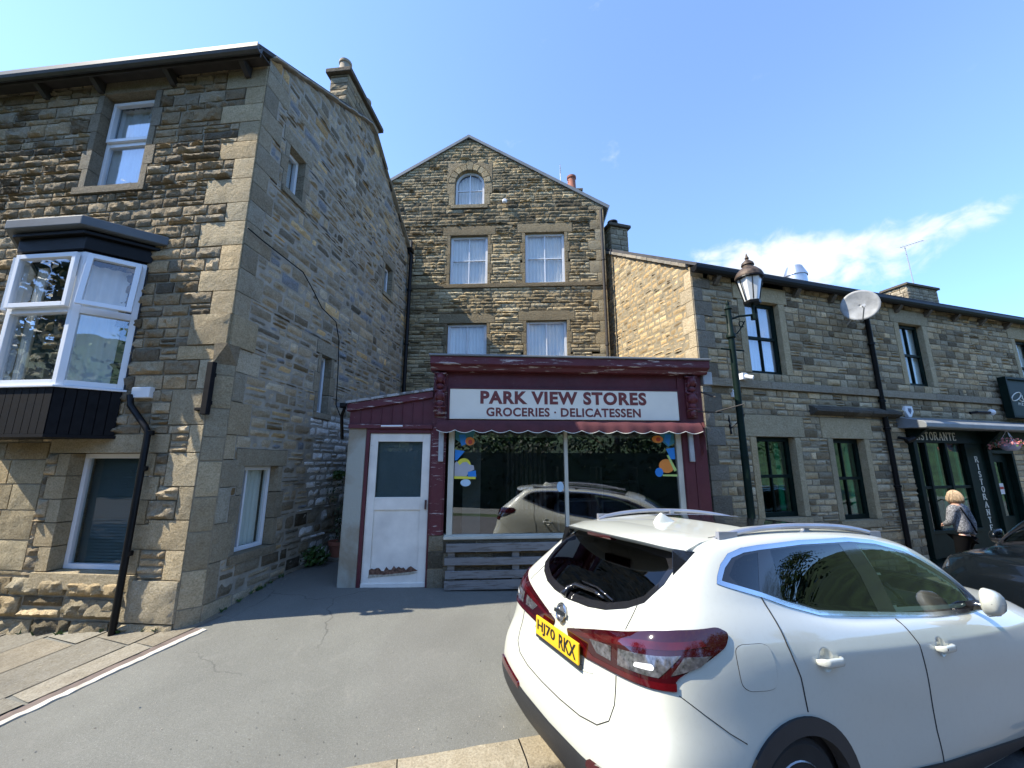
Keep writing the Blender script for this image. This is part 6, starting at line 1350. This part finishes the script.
    for j in range(9):
        v = j/8; xf = .86+.03*v+.06*v*v; xb_ = 1.10-.19*v+.02; w_ = .035*(1-v)**.8+.004; z_ = p.z-.01+.085*v-.0*v
        for i in range(12): t_ = 2*pi*i/12; vs.append(Vector(((xf+xb_)/2-(xb_-xf)/2*cos(t_), w_*sin(t_), z_)))
    m.add(vs, [(j*12+i, j*12+(i+1) % 12, (j+1)*12+(i+1) % 12, (j+1)*12+i) for j in range(8) for i in range(12)]+[tuple(range(96, 108))]); obj('antenna_fin', m, pnt, t, smooth=True, local=True)
    # glass sunroof
    patch('sunroof', [(1.22, -.44), (1.22, .44), (2.55, .43), (2.60, 0), (2.55, -.43)], 'top', CM['gblack'], t, .002, st=.06, skirt=.0)
    # rear wiper
    m = MB(); P = [proj('rear', y, z) for y, z in ((.04, 1.10), (.05, 1.14), (-.0, 1.17), (-.20, 1.175), (-.30, 1.165))]; P = [a+b_*.025 for a, b_ in P]; m.tube(P, [.022, .018, .014, .012, .006], 8)
    Q = [proj('rear', y, z) for y, z in ((-.02, 1.20), (-.18, 1.20), (-.36, 1.175))]; m.tube([a+b_*.012 for a, b_ in Q], .007, 6); obj('rear_wiper', m, CM['gblack'], t, local=True, smooth=True)
    # badge
    p, n = proj('rear', .0, 1.03); m = MB(); a_ = Vector((0, 1, 0)); b_ = n.cross(a_).normalized()
    R_ = [p+n*.012+a_*(cos(t_)*.048)+b_*(sin(t_)*.048) for t_ in lin(0, 2*pi, 28)]; m.tube(R_, .0085, 8, caps=False); q = p+n*.014; m.hexa([q-a_*.068-b_*.011, q+a_*.068-b_*.011, q+a_*.068+b_*.011, q-a_*.068+b_*.011]+[v+n*.009 for v in (q-a_*.068-b_*.011, q+a_*.068-b_*.011, q+a_*.068+b_*.011, q-a_*.068+b_*.011)]); bd = obj('badge', m, CM['heat'], t, local=True, angle=40)
    m = MB(); m.lathe(p+n*.006, [(.045, 0), (.045, .003)], 24, axis=n); obj('badge_disc', m, CM['alloy'], bd, local=True)
    # number plate
    if full:
        X = -.005; PF = F(.052, 0, -90); m = MB(); PF.box(m, -.26, .26, .0, .012, .835, .947); pt_ = obj('number_plate', m, CM['plate_y'], t, local=True, bevel=.004)
        obj('plate_text', text_mb('HJ70', PF, -.235, .0, .852, .930, .0125, .001, bold=.028, spacing=1.0), CM['ink'], pt_, local=True); obj('plate_text', text_mb('RKX', PF, .045, .235, .852, .930, .0125, .001, bold=.028, spacing=1.0), CM['ink'], pt_, local=True)
        m = MB(); PF.box(m, -.265, .265, -.01, .006, .815, .84); obj('plate_holder', m, CM['clad'], t, local=True)
        pass
    # under floor, cabin and seats
    m = MB(); m.wbox((.25, -.70, .12), (4.5, .70, .20)); m.wbox((.35, -.66, .20), (.45, .66, .95)); m.wbox((.45, -.62, .60), (.95, .62, .66)); m.wbox((3.25, -.70, .2), (3.35, .70, .95)); m.wbox((.3, -.48, .2), (4.4, .48, .34)); obj('floor_pan', m, CM['cabin'], t, local=True)
    m = MB(); m.hexa([(2.95, -.70, .82), (3.45, -.70, .85), (3.45, .70, .85), (2.95, .70, .82), (3.02, -.70, 1.0), (3.45, -.68, 1.03), (3.45, .68, 1.03), (3.02, .70, 1.0)]); obj('dashboard', m, CM['cabin'], t, local=True, bevel=.04)
    m = MB(); c = Vector((2.86, -.36, 1.0)); a_, b_ = Vector((0, 1, 0)), Vector((-.35, 0, .94)); m.tube([c+a_*.185*cos(t_)+b_*.185*sin(t_) for t_ in lin(0, 2*pi, 26)], .016, 8, caps=False); m.tube([c-a_*.18, c, c+a_*.18], .02, 8); m.tube([c, c+Vector((.16, 0, -.05))], .04, 8); obj('steering_wheel', m, CM['gblack'], t, local=True, smooth=True)
    for x_, y_ in ((2.05, -.36), (2.05, .36), (1.05, -.38), (1.05, .38)):
        m = MB(); m.hexa([(x_, y_-.24, .42), (x_+.55, y_-.24, .46), (x_+.55, y_+.24, .46), (x_, y_+.24, .42), (x_, y_-.23, .58), (x_+.55, y_-.23, .62), (x_+.55, y_+.23, .62), (x_, y_+.23, .58)])
        m.hexa([(x_-.02, y_-.23, .55), (x_+.14, y_-.23, .55), (x_+.14, y_+.23, .55), (x_-.02, y_+.23, .55), (x_-.18, y_-.18, 1.16), (x_-.07, y_-.18, 1.16), (x_-.07, y_+.18, 1.16), (x_-.18, y_+.18, 1.16)])
        m.hexa([(x_-.21, y_-.12, 1.18), (x_-.12, y_-.12, 1.18), (x_-.12, y_+.12, 1.18), (x_-.21, y_+.12, 1.18), (x_-.22, y_-.10, 1.36), (x_-.14, y_-.10, 1.36), (x_-.14, y_+.10, 1.36), (x_-.22, y_+.10, 1.36)]); obj('seat', m, CM['seat'], t, local=True, bevel=.04)
    for sg in (-1, 1):
        m = MB(); m.wbox((.5, sg*.80-.02, .3), (3.2, sg*.80+.02, .98)) ; obj('door_lining', m, CM['cabin'], t, local=True) if 0 else None
    for cx in AW:
        for sg in (-1, 1): m = MB(); m.lathe(Vector((cx, sg*.55, .33)), [(.40, 0), (.42, .28)], 30, axis=Vector((0, sg, 0))); o_ = obj('wheel_housing', m, CM['cabin'], t, local=True)
    return t
WHITE = paint('pearl_white_paint', (.55, .56, .485), rough=.38); DARK = paint('dark_blue_paint', (.004, .006, .008), metal=0, rough=.16)
make_car('parked_car', 'white pearl hatchback with yellow rear number plate, nearest car', WHITE, POSE)
# dark car: nose towards the camera, its bonnet and windscreen enter at the right edge
a = radians(191); Hd = Vector((cos(a), sin(a))); N_ = Vector((5.82, 5.13)); Rr = N_-Hd*4.8
make_car('parked_car', 'dark blue car facing the camera at the right edge, beside the woman', DARK, pose_mat(Rr.x, Rr.y, 191, hgt(7.5, 5.0)-.06, 1.0, 0), full=False)
# ================================================================== PERSON (woman walking away, seen from behind)
def skin(name, joints, edges, mat, parent, lv=2, roots=(0,)):
    """joints: [(x,y,z,rx,ry)], edges between them; grown with a Skin modifier and smoothed"""
    me = bpy.data.meshes.new(name); me.from_pydata([j[:3] for j in joints], edges, []); o = bpy.data.objects.new(name, me); COL.objects.link(o)
    m = o.modifiers.new('skin', 'SKIN'); m.use_smooth_shade = True
    for i, j in enumerate(joints): me.skin_vertices[0].data[i].radius = (j[3], j[4]); me.skin_vertices[0].data[i].use_root = i in roots
    s = o.modifiers.new('s', 'SUBSURF'); s.levels = s.render_levels = lv
    dg = bpy.context.evaluated_depsgraph_get(); r_ = bpy.data.meshes.new_from_object(o.evaluated_get(dg)); bpy.data.objects.remove(o)
    r_.materials.clear(); r_.materials.append(mat); r_.name = name; q = bpy.data.objects.new(name, r_); COL.objects.link(q); q.parent = parent; return q
PB = RF.P(4.62, 1.0, 0); PB.z = hgt(PB.x, PB.y)
PE = thing('person', 'woman with blonde bob, grey tweed jacket and black trousers walking past the restaurant', 'person', PB)
SKN = simple('skin', (.50, .30, .22), .5, var=.08); TW = M('grey_tweed')
n_ = TW.noise(55, 4, .8); TWm = TW.set(col=TW.mix(TW.ramp(n_, .42, .58), (.035, .037, .042), (.30, .30, .31)), rough=.95, normal=TW.bump(n_, .3, .004))
TR = simple('black_trousers', (.003, .003, .0035), .9, spec=.08, var=.1)
# local axes: +y away from the camera (she faces it), x to the right; whole figure 1.66 m
body = [(0,0,.96,.07,.06),(0,.01,1.10,.08,.065),(0,.02,1.28,.12,.08),(0,.02,1.40,.10,.07),(0,.02,1.47,.05,.05),(0,.03,1.53,.055,.06),(0,.04,1.60,.075,.085),
 (-.085,.0,.86,.05,.05),(-.10,.06,.48,.045,.045),(-.10,-.06,.09,.035,.045),(-.10,.06,.035,.035,.03),(.085,.0,.86,.05,.05),(.10,.14,.50,.045,.045),(.10,.10,.09,.035,.045),(.10,.23,.035,.035,.03),
 (-.17,.02,1.38,.055,.055),(-.215,.06,1.12,.042,.045),(-.08,.22,1.06,.03,.03),(.17,.02,1.38,.055,.055),(.26,-.02,1.10,.042,.045),(.30,.03,.84,.028,.03)]
ed = [(0,1),(1,2),(2,3),(3,4),(4,5),(5,6),(0,7),(7,8),(8,9),(9,10),(0,11),(11,12),(12,13),(13,14),(3,15),(15,16),(16,17),(3,18),(18,19),(19,20)]
B_ = skin('body', body, ed, SKN, PE)
skin('trousers', [(0,.0,.97,.165,.135),(-.085,.0,.84,.12,.12),(-.10,.06,.48,.075,.075),(-.10,-.05,.12,.06,.065),(.085,.0,.84,.12,.12),(.10,.14,.50,.075,.075),(.10,.11,.12,.06,.065)], [(0,1),(1,2),(2,3),(0,4),(4,5),(5,6)], TR, PE)
skin('jacket', [(0,0,.90,.18,.14),(0,.01,1.10,.145,.115),(0,.02,1.28,.165,.12),(0,.02,1.40,.125,.09),(0,.02,1.45,.075,.065),(-.18,.02,1.375,.075,.07),(-.22,.06,1.12,.062,.062),(-.10,.20,1.07,.048,.048),(.18,.02,1.375,.075,.07),(.27,-.02,1.10,.062,.062),(.305,.025,.88,.05,.05)],
     [(0,1),(1,2),(2,3),(3,4),(3,5),(5,6),(6,7),(3,8),(8,9),(9,10)], TWm, PE)
HM = simple('blonde_hair', (.40, .29, .18), .65, var=.35, scale=40, bump=.4, bscale=90)
m = MB(); r = random.Random(5); vs = []; nu, nv = 26, 16
for j in range(nv+1):
    t_ = pi*j/nv*.80
    for i in range(nu):
        p = 2*pi*i/nu; k = 1+.04*sin(p*7+j*.5)+.025*sin(p*13); fl_ = 1+.16*sst(.5, .95, j/nv); ff = 1-.25*max(0, sin(p))*sst(.45, .8, j/nv)
        vs.append(Vector((.090*sin(t_)*cos(p)*k*fl_, .03+.100*sin(t_)*sin(p)*k*fl_*ff, 1.585+.110*cos(t_)-.03*sst(.6, 1, j/nv)+.008*sin(p*5))))
m.add(vs, [(j*nu+i, j*nu+(i+1) % nu, (j+1)*nu+(i+1) % nu, (j+1)*nu+i) for j in range(nv) for i in range(nu)]); hr = obj('hair', m, HM, PE, smooth=True, local=True); hr.modifiers.new('s', 'SOLIDIFY').thickness = .012
m = MB(); r = random.Random(8)
for k in range(190):       # loose strands over the bob
    p = r.uniform(0, 2*pi)
    if sin(p) > .75: continue
    P_ = []; w0 = r.uniform(-.25, .25); ln_ = r.uniform(.80, 1.04)
    for j in range(9):
        t_ = (.12+.74*j/8*ln_)*pi*.86; fl_ = 1+.24*sst(.5, .95, j/8); rr_ = 1.06+.03*sin(k*1.7+j); pp = p+w0*j/8
        P_.append(Vector((.090*sin(t_)*cos(pp)*rr_*fl_, .03+.100*sin(t_)*sin(pp)*rr_*fl_, 1.585+.112*cos(t_)-.045*sst(.6, 1, j/8))))
    m.tube(P_, [.0035]*8+[.0015], 4)
obj('hair_strands', m, HM, hr, smooth=True, local=True)
# face on the far side
m = MB()
for sx in (-1, 1): m.lathe((sx*.032, .120, 1.605), [(.0, 0), (.012, .004), (.0, .010)], 10, axis=(0, 1, 0))
obj('eye', m, TR, PE, local=True); m = MB(); m.hexa([(-.014, .115, 1.555), (.014, .115, 1.555), (.008, .115, 1.60), (-.008, .115, 1.60), (-.01, .150, 1.558), (.01, .150, 1.558), (.004, .128, 1.60), (-.004, .128, 1.60)]); obj('nose', m, SKN, PE, local=True, bevel=.004)
m = MB(); m.tube([(-.025, .117, 1.53), (0, .124, 1.528), (.025, .117, 1.53)], .006, 6); obj('mouth', m, simple('lips', (.4, .12, .1), .5), PE, local=True)
# hands with separate fingers, slightly curled
def hand(wr, dirn, pal, sg):
    wr, d, n = Vector(wr), Vector(dirn).normalized(), Vector(pal).normalized(); s = d.cross(n).normalized()*sg; J = [(*wr, .025, .018), (*(wr+d*.045), .036, .016), (*(wr+d*.085), .036, .014)]; E_ = [(0, 1), (1, 2)]
    for k, (o_, l) in enumerate(((-.028, .066), (-.010, .076), (.010, .071), (.027, .056))):
        b0 = wr+d*.083+s*o_; i = len(J); J += [(*b0, .0095, .0095), (*(b0+d*l*.45+n*.006), .009, .009), (*(b0+d*l*.75+n*.020), .0085, .0085), (*(b0+d*l*.92+n*.036), .0075, .0075)]; E_ += [(2, i), (i, i+1), (i+1, i+2), (i+2, i+3)]
    b0 = wr+d*.03-s*.026; i = len(J); J += [(*b0, .013, .012), (*(b0+d*.030-s*.020+n*.010), .011, .011), (*(b0+d*.055-s*.022+n*.022), .009, .009)]; E_ += [(0, i), (i, i+1), (i+1, i+2)]
    return skin('hand', J, E_, SKN, PE, 2)
hand((.302, .035, .845), (.04, .12, -1), (-1, .2, 0), 1); hand((-.075, .225, 1.06), (.8, .5, .05), (0, -.6, -.6), -1)
m = MB()
for x_, y_ in ((-.10, .0), (.10, .17)): m.hexa([(x_-.04, y_-.10, .0), (x_+.04, y_-.10, .0), (x_+.04, y_+.13, .0), (x_-.04, y_+.13, .0), (x_-.035, y_-.09, .08), (x_+.035, y_-.09, .08), (x_+.03, y_+.10, .04), (x_-.03, y_+.10, .04)])
obj('shoe', m, TR, PE, local=True, bevel=.012)
m = MB(); m.tube([(-.14, -.085, 1.40), (-.02, -.13, 1.15), (.16, -.10, .95)], .012, 8); obj('bag_strap', m, TR, PE, local=True, smooth=True)
PE.rotation_euler = (0, 0, radians(18)); PE.scale = (1.0, 1.0, 1.0)
